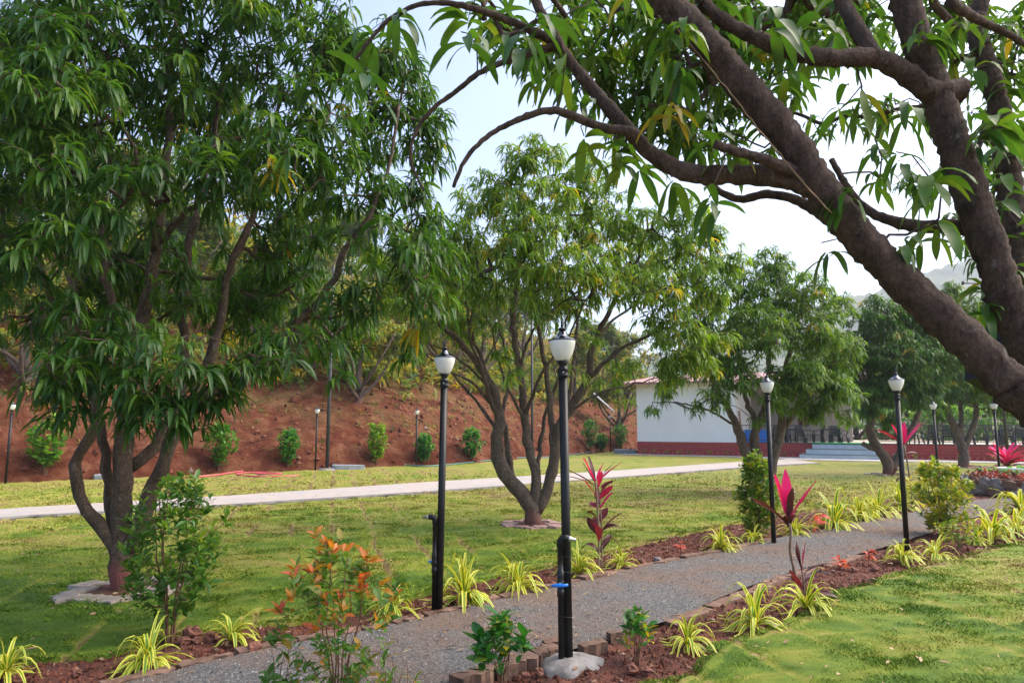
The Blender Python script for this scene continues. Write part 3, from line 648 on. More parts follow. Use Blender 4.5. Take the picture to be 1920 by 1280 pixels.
make_tree('mango_tree', 'middle mango tree with bright drooping leaves forking low above a pink paver ring', 'tree', b2, [(PL(a), r0 * .80, r1 * .62) for a, r0, r1 in lm],
          [(P(x, y, yy), r) for x, y, yy, r in lo], MANGO_BRIGHT, BARK2, 190, 13, .235, .0155, GRP, K=4, tint=(.28, .80), ytint=.025, thin=(800, 1230, 570, 760, Y2 + .4, .72))

# the three trees near the building ----------------------------------------
b3 = G(1440, 925); Y3 = b3[1]
lm = [([(1440, 926, Y3), (1432, 910, Y3), (1412, 880, Y3), (1400, 852, Y3), (1384, 805, Y3), (1362, 760, Y3), (1330, 705, Y3), (1296, 650, Y3)], .17, .03),
      ([(1440, 920, Y3), (1424, 870, Y3), (1414, 820, Y3), (1432, 770, Y3), (1442, 700, Y3), (1440, 600, Y3), (1425, 520, Y3)], .16, .03),
      ([(1442, 920, Y3), (1448, 860, Y3), (1466, 800, Y3), (1462, 740, Y3), (1480, 660, Y3), (1495, 560, Y3)], .16, .03),
      ([(1470, 800, Y3), (1510, 745, Y3), (1550, 700, Y3), (1580, 640, Y3)], .09, .03),
      ([(1384, 800, Y3), (1330, 770, Y3 - .3), (1270, 755, Y3 - .4), (1225, 755, Y3 - .5)], .04, .012),
      ([(1420, 800, Y3), (1392, 720, Y3 + .4), (1380, 600, Y3 + .6), (1390, 520, Y3 + .6)], .08, .03)]
lo = [(1440, 500, 17.2, .72), (1380, 545, 17, .85), (1500, 545, 17, .85), (1310, 600, 17, .8), (1420, 620, 16.3, .9), (1530, 620, 16.7, .85), (1285, 670, 17, .65), (1385, 700, 16.4, .65), (1475, 700, 16.3, .6),
      (1560, 720, 16.8, .5), (1250, 735, 16.8, .30), (1222, 765, 16.7, .18), (1300, 760, 16.6, .22), (1340, 745, 16.4, .35), (1440, 600, 18.3, 1), (1340, 640, 18.2, .9), (1530, 660, 18, .8), (1560, 570, 17.3, .55), (1520, 770, 16.9, .3), (1420, 790, 16.5, .18), (1240, 620, 17.2, .45), (1250, 680, 17.2, .4), (1590, 650, 17.2, .45), (1580, 700, 17, .45), (1540, 755, 16.9, .36), (1500, 760, 16.6, .3), (1590, 745, 17, .3), (1350, 685, 16.8, .45), (1300, 700, 16.8, .3), (1545, 715, 16.4, .5), (1490, 730, 16.3, .45), (1460, 760, 16.4, .3), (1530, 780, 16.7, .26), (1590, 780, 17, .28), (1570, 725, 16.2, .45), (1450, 735, 16.0, .35), (1510, 700, 16, .5)]
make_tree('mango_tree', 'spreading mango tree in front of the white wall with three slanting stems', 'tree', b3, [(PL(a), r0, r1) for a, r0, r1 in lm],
          [(P(x, y, yy), r) for x, y, yy, r in lo], MANGO_BRIGHT, BARK3, 165, 13, .27, .019, GRP, K=3, tint=(.05, .62), ytint=.015)
b4 = G(1668, 891); Y4 = b4[1]
lm = [([(1668, 893, Y4), (1664, 866, Y4), (1648, 842, Y4), (1632, 812, Y4), (1634, 770, Y4), (1630, 700, Y4), (1625, 620, Y4)], .21, .05),
      ([(1672, 880, Y4), (1690, 840, Y4), (1682, 800, Y4), (1688, 730, Y4), (1690, 640, Y4)], .16, .05),
      ([(1650, 845, Y4), (1630, 838, Y4), (1617, 832, Y4)], .10, .08),
      ([(1690, 835, Y4), (1720, 780, Y4), (1745, 700, Y4), (1760, 640, Y4)], .11, .05)]
lo = [(1640, 595, 23, 1), (1712, 585, 23.3, 1), (1612, 665, 23, .9), (1690, 670, 22.3, 1.15), (1765, 660, 23, 1), (1650, 735, 22.5, .85), (1730, 735, 22.6, .8), (1600, 720, 23, .6), (1690, 640, 24.6, 1.3), (1590, 640, 23, .5), (1670, 790, 22.7, .35), (1620, 770, 22.8, .35)]
make_tree('mango_tree', 'dark mango tree in front of the grey steps with a red painted foot', 'tree', b4, [(PL(a), r0, r1) for a, r0, r1 in lm],
          [(P(x, y, yy), r) for x, y, yy, r in lo], MANGO, BARK2, 200, 13, .29, .022, GRP, K=3, mid=False, tint=(.05, .5), ytint=.01)
b5 = G(1806, 876); Y5 = b5[1]
lm = [([(1806, 877, Y5), (1807, 850, Y5), (1792, 806, Y5), (1776, 770, Y5), (1768, 720, Y5), (1762, 650, Y5)], .20, .05),
      ([(1806, 845, Y5), (1818, 815, Y5), (1830, 780, Y5), (1826, 720, Y5), (1845, 640, Y5)], .14, .05),
      ([(1800, 825, Y5), (1802, 780, Y5), (1800, 700, Y5), (1790, 600, Y5)], .11, .05)]
lo = [(1790, 590, 28.5, 1.2), (1755, 655, 28, 1.1), (1850, 640, 28, 1.3), (1835, 715, 27.5, 1.0), (1900, 690, 28, 1.2), (1770, 720, 27.5, .9), (1782, 545, 28.6, .55), (1910, 610, 28.5, 1.2), (1830, 660, 29.8, 1.4), (1760, 770, 27.9, .35), (1880, 760, 28, .6)]
make_tree('mango_tree', 'mango tree with a pale forked trunk before the red brick plinth', 'tree', b5, [(PL(a), r0, r1) for a, r0, r1 in lm],
          [(P(x, y, yy), r) for x, y, yy, r in lo], MANGO, BARK3, 180, 13, .31, .025, GRP, K=3, mid=False, tint=(.15, .7), ytint=.04)

# near tree whose limbs cross the upper right --------------------------------
b0 = np.array([2.75, 2.45, -.03])
lm = [(np.vstack([b0, [2.6, 2.42, .5], [2.40, 2.4, 1.0], PL([(2060, 865, 2.4), (1925, 752, 2.42), (1830, 655, 2.45), (1700, 535, 2.5), (1600, 432, 2.5), (1530, 340, 2.5), (1480, 262, 2.5), (1400, 170, 2.5), (1330, 88, 2.5), (1240, -10, 2.5), (1160, -110, 2.5)])]), .088, .056),
      (np.vstack([[2.55, 2.45, .7], PL([(2060, 830, 2.65), (1960, 720, 2.65), (1902, 600, 2.65), (1850, 450, 2.65), (1795, 290, 2.65), (1752, 165, 2.65), (1712, 55, 2.65), (1688, -40, 2.65), (1660, -160, 2.65)])]), .084, .055),
      (PL([(1600, 420, 2.5), (1545, 365, 2.5), (1490, 338, 2.52), (1400, 328, 2.55), (1300, 326, 2.6), (1230, 295, 2.62), (1180, 245, 2.65), (1122, 180, 2.7), (1065, 112, 2.7), (1037, 66, 2.7), (1008, 10, 2.7), (985, -60, 2.7)]), .047, .02),
      (PL([(1225, 292, 2.62), (1185, 250, 2.6), (1130, 240, 2.58), (1085, 222, 2.55), (1040, 208, 2.52), (995, 215, 2.5), (930, 245, 2.5), (890, 278, 2.5), (866, 312, 2.5), (850, 350, 2.5)]), .024, .007),
      (PL([(1040, 78, 2.7), (965, 44, 2.65), (885, 15, 2.6), (805, 6, 2.6), (742, 28, 2.6), (690, 80, 2.6), (660, 122, 2.6)]), .019, .006),
      (PL([(1050, 85, 2.7), (970, 108, 2.68), (905, 134, 2.66), (862, 166, 2.65), (812, 204, 2.65), (780, 245, 2.65), (770, 292, 2.65), (780, 330, 2.65), (795, 358, 2.65)]), .017, .005),
      (PL([(1800, 170, 2.65), (1740, 168, 2.62), (1688, 130, 2.6), (1632, 108, 2.58), (1560, 110, 2.56), (1480, 96, 2.55), (1420, 72, 2.55), (1368, 46, 2.55), (1318, 5, 2.55), (1290, -60, 2.55)]), .046, .024),
      (PL([(1640, 110, 2.58), (1605, 50, 2.62), (1575, -10, 2.66), (1550, -80, 2.7)]), .036, .025),
      (PL([(1640, 470, 2.52), (1560, 415, 2.6), (1500, 378, 2.7), (1440, 364, 2.75), (1385, 374, 2.8), (1335, 350, 2.85), (1300, 330, 2.9)]), .030, .012),
      (PL([(1915, 520, 3.0), (1900, 420, 3.1), (1888, 300, 3.1), (1872, 200, 3.1), (1845, 110, 3.1), (1832, 50, 3.1), (1850, -40, 3.1)]), .070, .035),
      (PL([(1850, 432, 2.7), (1780, 425, 2.75), (1720, 424, 2.8), (1660, 410, 2.85), (1615, 385, 2.9), (1585, 345, 2.9), (1560, 300, 2.95)]), .036, .012),
      (PL([(1500, 330, 2.5), (1440, 302, 2.45), (1385, 285, 2.42), (1340, 270, 2.4)]), .026, .016),
      (PL([(1780, 5, 2.65), (1840, 40, 2.8), (1900, 70, 2.9), (1960, 110, 3.0)]), .022, .012)]
lo_pts = [(865, 60), (905, 35), (945, 70), (985, 60), (1000, 105), (1080, 175), (1095, 255), (1140, 250), (1175, 260), (1205, 300), (1260, 110), (1290, 40), (1340, 40), (1400, 15), (1255, 190), (1285, 120), (1450, 20), (1520, 40), (1560, 60), (1490, 60),
          (1640, 15), (1735, 40), (1790, 30), (1880, 60), (1905, 140), (1870, 215), (1900, 270), (1845, 240), (1570, 195), (1615, 205), (1700, 205), (1680, 285), (1740, 330), (1775, 300), (1540, 455), (1725, 450), (1700, 440), (1340, 240), (1375, 262), (1300, 240), (1480, 130), (700, 60), (690, 130), (745, 20),
          (1690, 5), (1600, -20), (1350, -20), (1200, -20), (1100, 10), (900, -10), (1060, 30), (1440, 150), (1160, 285), (1130, 300), (1880, 330), (1905, 420), (1890, 500), (1840, 560), (1640, 260), (1760, 410), (1060, 120), (1010, 25), (880, 20), (1240, 60), (1820, 130), (1905, 30), (1860, 380), (1265, 330), (1600, 350), (1650, 330), (1330, 370), (1860, 40), (1905, 220)]
nearC = np.array([P(x, y, 2.35 + .75 * rng.random()) for x, y in lo_pts])
farC = lobe_points([(P(x, y, yy), r) for x, y, yy, r in [(1120, 60, 4.4, .42), (1230, 150, 4.6, .5), (1330, 130, 4.6, .45), (1400, 240, 5, .35), (1180, 30, 4.2, .4), (1480, 20, 4.2, .45), (1300, 20, 4.4, .5), (1600, 0, 4.2, .5), (1880, 150, 4.4, .5), (1890, 330, 4.5, .45), (1900, 520, 4.6, .35), (1760, 60, 4.2, .3), (1060, 130, 4.3, .25), (1190, 210, 4.6, .3), (1420, 30, 4.4, .4), (1840, 20, 4.2, .4), (970, 20, 4, .3), (1260, 260, 4.8, .3), (1340, 40, 5, .5), (1150, 130, 5, .45), (1560, 40, 5, .4), (1880, 430, 4.8, .35), (1080, 20, 4.6, .4), (1420, 140, 5, .35), (1290, 210, 5, .4), (1660, 200, 4.6, .2), (1730, 330, 4.6, .22), (1560, 230, 4.8, .2)]], 140)
t0 = thing('mango_tree', 'nearest mango tree leaning into view with bare thick brown limbs at upper right', 'tree', b0, GRP)
sk, U0 = skeleton(lm, np.vstack([nearC, farC]), tipr=.0026, seg=.10, limb_seg=.018, wig=.0012, sides=(7, 44), lump=.022, bow=.18)
sk.build('trunk', BARK0, t0, org=b0)
cr = MB(); nn = len(nearC)
whorls(cr, nearC, U0[:nn], 8, .185, .0195, tint=(.15, .68), ytint=.012, K=7, th=(30, 100), droop=(1.3, 3.6), wave=.12, hang=.5)
whorls(cr, farC, U0[nn:], 10, .185, .0175, tint=(.15, .7), ytint=.01, K=4, th=(30, 100), droop=(1.3, 3.6), hang=.2)
cr.build('crown', MANGO_NEAR, t0, org=b0)

rp = smooth(PL([(1258, 40, 2.44), (1330, 125, 2.43), (1400, 215, 2.42), (1470, 300, 2.42), (1510, 345, 2.42), (1560, 400, 2.43)]), .03)
MB().tube(rp + rng.normal(size=rp.shape) * .002, .0026, 6, lump=.3).build('bark_ridge', mat('termite_track', (.16, .10, .055), (.26, .18, .10), 30, .9, .3), t0, org=b0)
# trees on the hillside and behind the terrace (three models, copied) ---------
def model_tree(h, w, label, leafm, dens, L, W, m, tint, ytint, name='hillside_tree', cat='tree', group='trees on the hillside', loc=(0, 0, 0)):
    lb = [([(0, 0, -.4), (.05 * h, .02 * h, .12 * h), (.02 * h, 0, .22 * h), (.04 * h, .03 * h, .55 * h), (0, 0, .85 * h)], .035 * h, .008 * h)]
    for k in range(5):
        a = k * 1.26 + rng.random(); z0 = (.05 + .06 * (k % 3)) * h
        lb.append(([(.02 * h, 0, z0), (math.cos(a) * .15 * w, math.sin(a) * .15 * w, z0 + .12 * h), (math.cos(a) * .28 * w, math.sin(a) * .28 * w, .38 * h), (math.cos(a + .3) * .36 * w, math.sin(a + .3) * .36 * w, .62 * h)], .019 * h, .006 * h))
    lob = []
    for k in range(14):
        a = rng.random() * 6.28; q = w * .36 * rng.random() ** .5; z = h * (.45 + .45 * rng.random()); f = 1 - .5 * max(0, (z / h - .7) / .3)
        lob.append((np.array([math.cos(a) * q * f, math.sin(a) * q * f, z]), w * (.13 + .07 * rng.random())))
    t = thing(name, label, cat, (0, 0, 0), group)
    C = lobe_points(lob, dens); sk, U = skeleton([(np.array(p, float), a, b) for p, a, b in lb], C, seg=.35, limb_seg=.3, tipr=.007)
    sk.build('trunk', BARK2, t); c = MB(); whorls(c, C, U, m, L, W, tint=tint, ytint=ytint, K=2, mid=False, th=(35, 95)); c.build('crown', leafm, t)
    t.location = loc; return t
def at_hill(px, Y): 
    q = P(px, 798, Y); return (q[0], q[1], float(hill_z(np.array([q[0]]), np.array([q[1]]))[0]) - .05)
hm = [model_tree(5.4, 5.5, 'thin yellowish tree with bent stems low on the red slope', MANGO_FAR, 60, .36, .045, 10, (.2, .9), .14),
      model_tree(6.4, 6.5, 'broad green tree high on the slope behind the middle mango tree', MANGO_FAR, 60, .38, .05, 11, (.1, .75), .06),
      model_tree(6.0, 5.0, 'yellow-green tree on the upper slope', MANGO_FAR, 55, .38, .048, 10, (.3, .95), .16)]
hm[0].location = at_hill(665, 32.5)
hm[1].location = at_hill(900, 47)
hm[2].location = at_hill(470, 35)
HT = [(1, 745, 50, .3, 1.0, 'broad green tree on the slope between the left and middle mango trees'), (2, 830, 42, 1.1, .9, 'yellow-green tree on the slope seen just above the lamp post with left tap'),
      (1, 560, 44, 2.2, 1.05, 'broad green tree far up the slope above the slim pole'), (0, 1165, 50, 3.0, 1.05, 'bent bare-stemmed tree on the bank beside the white wall corner'),
      (2, 1080, 52, 4.0, 1.0, 'yellow-green tree on the slope seen through the right half of middle crown'), (1, 980, 60, 5.1, 1.15, 'tall green tree at the crest behind the middle crown'),
      (0, 30, 24.5, .8, .95, 'slender hillside tree above the leftmost slim lamp'), (1, 330, 36, 1.9, 1.0, 'broad green slope tree seen between the stems of largest mango tree'),
      (2, 180, 31, 2.5, 1.0, 'yellow-green slope tree seen behind the largest mango tree trunk'), (1, -60, 29, .2, 1.0, 'broad green slope tree at the left picture edge'),
      (1, 650, 58, 3.3, 1.2, 'tall green tree at crest behind the right branches of largest mango tree'), (2, 420, 50, 4.4, 1.2, 'tall yellowish crest tree behind the largest mango tree'),
      (1, 850, 62, .9, 1.2, 'crest tree showing between the largest and middle mango crowns'), (2, 1180, 66, 2.8, 1.2, 'far yellowish crest tree above the pink roof'), (1, 250, 48, 5.5, 1.2, 'green crest tree hidden mostly by largest mango tree'),
      (1, 1120, 64, 1.2, 1.1, 'far green crest tree left of the pink roof'), (0, 560, 33, 1.6, .8, 'low thin tree with pale stems right of the leftmost slope shrubs'), (1, 90, 42, 3.7, 1.2, 'green crest tree above the left picture corner shrubs'),
      (2, 740, 40, 2.0, .85, 'small yellow-leaved tree halfway up the slope right of the thin pole')]
for i, px, Y, rz, s, lab in HT:
    dup(hm[i], at_hill(px, Y), rz, lab, scale=s)
bt = model_tree(7.5, 8, 'bushy bright green tree behind the terrace fence, left of the dark mango tree', MANGO_FAR, 55, .44, .06, 11, (.1, .8), .05, name='terrace_tree', group='trees behind the terrace')
bt.location = (*P(1600, 798, 52)[:2], -.2)
for px, Y, rz, s, lab in [(1690, 50, 1.0, .95, 'bright green tree behind the terrace and the dark mango tree'), (1760, 54, 2.1, 1.05, 'bright green tree behind the terrace, left of pale forked trunk'), (1850, 50, 3.3, .9, 'bright green tree behind the terrace under the leaning limb'),
                          (1930, 52, 4.2, 1.0, 'green tree behind the terrace at right picture edge'), (1520, 66, 5.0, 1.1, 'tall green tree rising behind the pink roof'), (1400, 70, .5, 1.1, 'green tree behind the left part of the pink roof'), (1660, 70, 2.6, 1.1, 'taller green tree farther behind the terrace')]:
    dup(bt, (*P(px, 798, Y)[:2], -.2), rz, lab, scale=s)

# the wood that covers the top of the slope, too tangled to count
n = 13000; s_ = (329 * (.12 + .66 * rng.random(n))).astype(int); v_ = 7.5 + 34 * rng.random(n) ** 1.7; q = fl[s_] + nm[s_] * v_[:, None] + rng.normal(size=(n, 2)) * .8
k = rng.random(n) < .25 + 1.0 * vnoise(q[:, 0] * .33, q[:, 1] * .33); q = q[k]; v_ = v_[k]; n = len(q)
C = np.c_[q, hill_z(q[:, 0], q[:, 1]) + .3 + (3.6 * np.clip((v_ - 7) / 6, .25, 1)) * rng.random(n) * (.5 + .8 * vnoise(q[:, 0] * .4 + 7, q[:, 1] * .4))]
wo = MB(); whorls(wo, C, np.c_[rng.normal(size=(n, 2)) * .5, np.ones(n)], 10, .48, .065, tint=(.1, .95), ytint=.10, K=2, mid=False, th=(30, 100), droop=(.6, 2.5), hang=.2)
for i in range(0, n, 15): wo.tube([(C[i, 0] + .3 * rng.normal(), C[i, 1] + .3 * rng.normal(), hill_z(C[i:i + 1, 0], C[i:i + 1, 1])[0] - .2), C[i]], [.05, .02], 4, A=-.5)
tag(wo.build('woods', MANGO_FAR), 'tangled green and yellow scrub wood over the top of slope', 'woods', kind='stuff')
# low weeds and straw on the slope, as one mass
n = 11000; s_ = rng.random(n); f_ = resample(FOOT, 400)[(s_ * 399).astype(int)]; tn_ = nm[(s_ * 329).astype(int)]
v_ = .8 + 16 * rng.random(n) ** .8; q = f_ + tn_ * v_[:, None] + rng.normal(size=(n, 2)) * .5
cl_ = vnoise(q[:, 0] * .5, q[:, 1] * .5); k = rng.random(n) < .15 + 1.1 * cl_ ** 2; q = q[k]
C = np.c_[q, hill_z(q[:, 0], q[:, 1])]; C = C[C[:, 2] > .5]
wd = MB(); whorls(wd, C, np.tile([0., -.2, 1.], (len(C), 1)), 8, .26, .022, tint=(.1, 1), ytint=.25, K=2, mid=False, th=(20, 85), droop=(.3, 1.5))
WEED = leafmat('slope_weed', [(0, (.05, .13, .035)), (.5, (.13, .19, .04)), (.8, (.28, .22, .08)), (1, (.40, .27, .14))], rough=.7)
tag(wd.build('weeds', WEED), 'low weeds and dry straw scattered on the red slope', 'weeds', kind='stuff')
# ------------------------------------------------------------------ lamp posts
def lamp(name, label, loc, group, h=2.48, conc=True, tilt=(0, 0), rough_base=False):
    t = thing(name, label, 'lamp post', loc, group); t.rotation_euler = (tilt[0], tilt[1], 0)
    s = h / 2.48
    MB().lathe([(.0, -.1), (.034, -.1), (.033, 2.07 * s), (.0, 2.07 * s)], sides=16).build('pole', BLACK, t)
    MB().lathe([(.034, 2.065 * s), (.042, 2.07 * s), (.043, 2.082 * s), (.038, 2.09 * s), (.038, 2.112 * s), (.043, 2.118 * s), (.042, 2.132 * s), (.030, 2.14 * s), (.026, 2.152 * s), (.032, 2.165 * s), (.050, 2.19 * s), (.0, 2.192 * s)], sides=20).build('collar', BLACK, t); co_ = [c for c in t.children if c.name.startswith('collar')][-1]
    MB().tube([(0, -.037, 2.10 * s), (0, -.047, 2.10 * s)], .006, 8).build('screw', STEEL, co_)
    MB().lathe([(.0, 2.190 * s), (.044, 2.191 * s), (.058, 2.205 * s), (.078, 2.245 * s), (.092, 2.285 * s), (.100, 2.325 * s), (.1015, 2.343 * s), (0, 2.343 * s)], sides=28).build('globe', GLOBE, t)
    MB().lathe([(.0, 2.3435 * s), (.106, 2.344 * s), (.107, 2.350 * s), (.088, 2.357 * s), (.060, 2.370 * s), (.038, 2.39 * s), (.025, 2.414 * s), (.021, 2.422 * s), (.0, 2.422 * s)], sides=24).build('cap', CAPM, t); ca_ = [c for c in t.children if c.name.startswith('cap')][-1]
    MB().lathe([(.0, 2.4215 * s), (.0205, 2.4225 * s), (.031, 2.427 * s), (.032, 2.436 * s), (.020, 2.443 * s), (.010, 2.447 * s), (.009, 2.458 * s), (.014, 2.463 * s), (.007, 2.470 * s), (.010, 2.48 * s), (.006, 2.495 * s), (.0, 2.50 * s)], sides=24).build('finial', BLACK, ca_)
    if rough_base:
        b = MB(); n = 26; a = np.arange(n) * 2 * math.pi / n
        prof = [(.26, -.08), (.235, .003), (.21, .022), (.17, .036), (.10, .05), (.0, .052)]
        V = np.array([[[r * (1 + .10 * math.sin(3 * x + 1) + .06 * math.sin(7 * x)) * math.cos(x), r * (1 + .10 * math.sin(3 * x + 1) + .06 * math.sin(7 * x)) * math.sin(x), z + .003 * rng.normal() * (r > .05)] for x in np.r_[a, a[:1] + 2 * math.pi]] for r, z in prof])
        V[:, -1] = V[:, 0]; b.grid(V); b.build('concrete_base', CONC, t)
    return t
g1 = G(1066, 1243); LGRP = 'lamp posts along the gravel path'
l1 = lamp('lamp_post', 'black lamp post set in a rough concrete footing with a blue tap', (g1[0], g1[1], 0), LGRP, tilt=(0, R(-.6)), rough_base=True)
g2 = G(823, 1150); g2t = P(832, 660, G(823, 1150)[1])
l2 = lamp('lamp_post', 'black lamp post with a blue tap low on its left side', (g2[0], g2[1], 0), LGRP, tilt=(0, R(.6)))
for px, py, lab, tl in [(1451, 1019, 'black lamp post rising out of dense green bush beside the path', 0.1), (1701, 1032, 'black lamp post at path bend, in front of the dark mango tree', 0.2)]:
    q = G(px, py); dup(l2, (q[0], q[1], 0), 0, lab, LGRP).rotation_euler = (0, R(tl), 0)
for px, Y, lab in [(1758, 20.6, 'black lamp post between dark mango tree and pale forked trunk'), (1873, 20.2, 'black lamp post beside the white planter, globe cut by limb')]:
    q = P(px, 872, Y); dup(l2, (q[0], q[1], 0), R(20), lab, LGRP)
SGRP = 'slim lamp posts along the foot of the slope'
sl = None
for px, py, lab in [(10, 908, 'slim lamp post at the far left foot of the red slope'), (591, 883, 'slim lamp post just left of the tall grey pole'), (780, 876, 'slim lamp post between light green and dull green bushes'), (1145, 849, 'slim lamp post near the corner of the white building')]:
    q = G(px, py)
    if sl is None:
        sl = lamp('slim_lamp_post', lab, (q[0], q[1], -.02), SGRP)
    else: dup(sl, (q[0], q[1], -.02), 0, lab, SGRP)
for px, py, tpx, h, lab in [(613, 882, 618, 8, 'tall plain grey pole left of the pale green bush'), (998, 858, 1003, 9, 'tall plain grey pole seen through the stems of middle mango tree')]:
    q = G(px, py); t = thing('utility_pole', lab, 'pole', (q[0], q[1], 0), 'tall grey poles')
    MB().lathe([(0, -.2), (.075, -.2), (.07, 3), (.05, h), (0, h)], sides=12).build('pole', GREYMET, t)
    MB().lathe([(.35, -.1), (.33, .05), (.25, .09), (.076, .10), (.076, -.1)], sides=10, wob=.06).build('concrete_base', CONC, t)

def standpipe(label, base, rz, ht, valve_z, mate):
    t = thing('water_standpipe', label, 'water pipe', base, 'water pipes on lamp posts', rz)
    MB().lathe([(0, -.1), (.021, -.1), (.021, valve_z - .09), (.027, valve_z - .088), (.027, valve_z - .04), (.023, valve_z - .035), (.023, valve_z - .02), (.029, valve_z - .015), (.029, valve_z + .02), (.023, valve_z + .03), (.026, valve_z + .04), (.026, valve_z + .09), (.021, valve_z + .095), (.021, ht - .06), (.026, ht - .06), (.026, ht - .02), (.0, ht - .02)], sides=14).build('pipe', mate, t)
    MB().tube([(0, 0, ht - .06), (0, 0, ht - .02), (.012, 0, ht), (.035, 0, ht + .006), (.06, 0, ht + .004)], [.026, .027, .028, .026, .026], 12).build('elbow', BLACK, t)
    MB().tube([(.058, 0, ht + .004), (.078, 0, ht + .002), (.079, 0, ht + .002), (.115, 0, ht - .004)], [.019, .019, .013, .012], 12).build('spout', STEEL, t)
    MB().tube([(0, -.02, valve_z), (0, -.045, valve_z)], [.015, .013], 12).build('valve_stem', PIPEW, t); vs_ = [c for c in t.children if c.name.startswith('valve_stem')][-1]
    v = MB().tube([(-.060, -.052, valve_z - .004), (-.03, -.055, valve_z), (0, -.056, valve_z + .002), (.03, -.055, valve_z + .002), (.062, -.052, valve_z + .008)], [.009, .012, .017, .012, .010], 10); v.build('valve_handle', BLUE, vs_)
    for z in (ht * .35, ht * .72, ht * .85): MB().tube([(.05 * math.cos(a) + .032, .03 * math.sin(a), z + .01 * math.sin(a * .5)) for a in np.linspace(0, 6.28, 15)], .0015, 4).build('wire_tie', GREYMET, t)
    return t
q = g1.copy(); standpipe('worn black water pipe strapped to the concrete-footed lamp post, spout facing right', (q[0] - .055, q[1] - .035, .04), R(-12), .84, .52, BLACKM)
q = g2.copy(); p2 = standpipe('black water pipe strapped to the left lamp post, spout facing left', (q[0] - .045, q[1] - .02, 0), R(180), .86, .45, BLACK)

# ------------------------------------------------------------------ spider plants (striped strap leaves)
def spider(px, py, s, label, n=44, tone=0.0):
    b = G(px, py); s = s * .93; t = thing('spider_plant', label, 'plant', (b[0], b[1], .0), 'striped spider plants along the path')
    z = .0; mb = MB(); n = int(n * (.7 + .55 * rng.random())); s = s * (.9 + .2 * rng.random())
    for lo_, hi_, k, L, dr in ((5, 30, .30, .52, 1.6), (25, 60, .42, .54, 2.7), (50, 85, .28, .46, 2.6)):
        m = max(4, int(n * k)); a = rng.random(m) * 6.283; e = R(1) * (lo_ + (hi_ - lo_) * rng.random(m))
        D = np.stack([np.sin(e) * np.cos(a), np.sin(e) * np.sin(a), np.cos(e)], 1)
        Pb = np.c_[D[:, :2] * .025 * s, np.full(m, .01) + .03 * rng.random(m)]
        leaves(mb, Pb, D, s * L * (.7 + .5 * rng.random(m)), s * .024 * (.8 + .4 * rng.random(m)), dr * (.6 + .8 * rng.random(m)), 0, K=8, fold=.30, prof=STRAP, edge=True, roll=.25)
    # keep the tips out of the earth
    for V in mb.v: V[:, 2] = np.where(V[:, 2] < .006, .006 + .004 * rng.random(len(V)), V[:, 2])
    mb.build('leaves', SPIDER, t)
    d = MB(); m = int(rng.integers(3, 14)); a = rng.random(m) * 6.283; D = np.stack([np.cos(a), np.sin(a), .35 + 0 * a], 1)
    leaves(d, np.c_[D[:, :2] * .02, np.full(m, .015)], D, .16 * s, .008, 1.2, rng.random(m), K=4, prof=STRAP); 
    for V in d.v: V[:, 2] = np.maximum(V[:, 2], .005)
    d.build('dry_leaves', DRYL, t)
    return t
SPID = [(10, 1272, .66, 'spider plant cut by the frame in the bottom left corner'), (275, 1252, .82, 'sprawling spider plant below the tall dark green shrub at left'), (432, 1204, .74, 'upright spider plant beside red stones and a squared block'),
      (737, 1153, .9, 'small spider plant half hidden behind the orange-tipped shrub'), (870, 1129, 1.1, 'bushiest striped spider plant at the foot of the lamp post with left tap'), (972, 1108, 1.05, 'spider plant with one yellowed leaf between the two nearest lamp posts'),
      (1085, 1076, 1.0, 'thin-leaved spider plant half behind the concrete-footed lamp post'), (1166, 1063, .8, 'compact spider plant right of the tall many-leaved purple cordyline'), (1352, 1032, .88, 'low spider plant with room to the left of dense green bush'),
      (1412, 1018, .8, 'spider plant touching the foot of the dense green bush by its lamp post'), (1490, 1003, .95, 'spider plant just right of the lamp post in dense bush'), (1566, 990, 1.7, 'large spider plant with a small red seedling on its left'),
      (1612, 975, 1.35, 'spider plant in the row behind the red seedling, second in it'), (1648, 968, 1.45, 'spider plant in the row left of the bend lamp post'), (1690, 955, 1.55, 'spider plant directly behind the bend lamp post'), (1688, 932, 1.55, 'upper spider plant in the clump behind the bend lamp post'), (1735, 940, 1.4, 'spider plant left of gold-leaved round shrub, across path'),
      (1290, 1213, .78, 'spider plant beside the small knee-high shrub on the near bed'), (1416, 1176, .9, 'spider plant left of the single pink-headed cordyline'), (1512, 1146, 1.0, 'spider plant around the foot of the single pink-headed cordyline'), (1692, 1054, .85, 'flat spread spider plant right under the bend lamp post'),
      (1755, 1047, .92, 'upright spider plant in front of gold-leaved round shrub'), (1832, 1020, .6, 'small sparse spider plant with yellow leaves on the right bed'), (1862, 1012, 1.7, 'big yellow spider plant right of gold-leaved round shrub'), (1905, 1000, 1.7, 'big spider plant at right picture edge of near bed'), (1915, 962, 1.6, 'spider plant at right edge below the stone bed')]
for px, py, s, lab in SPID: spider(px, py, s, lab)

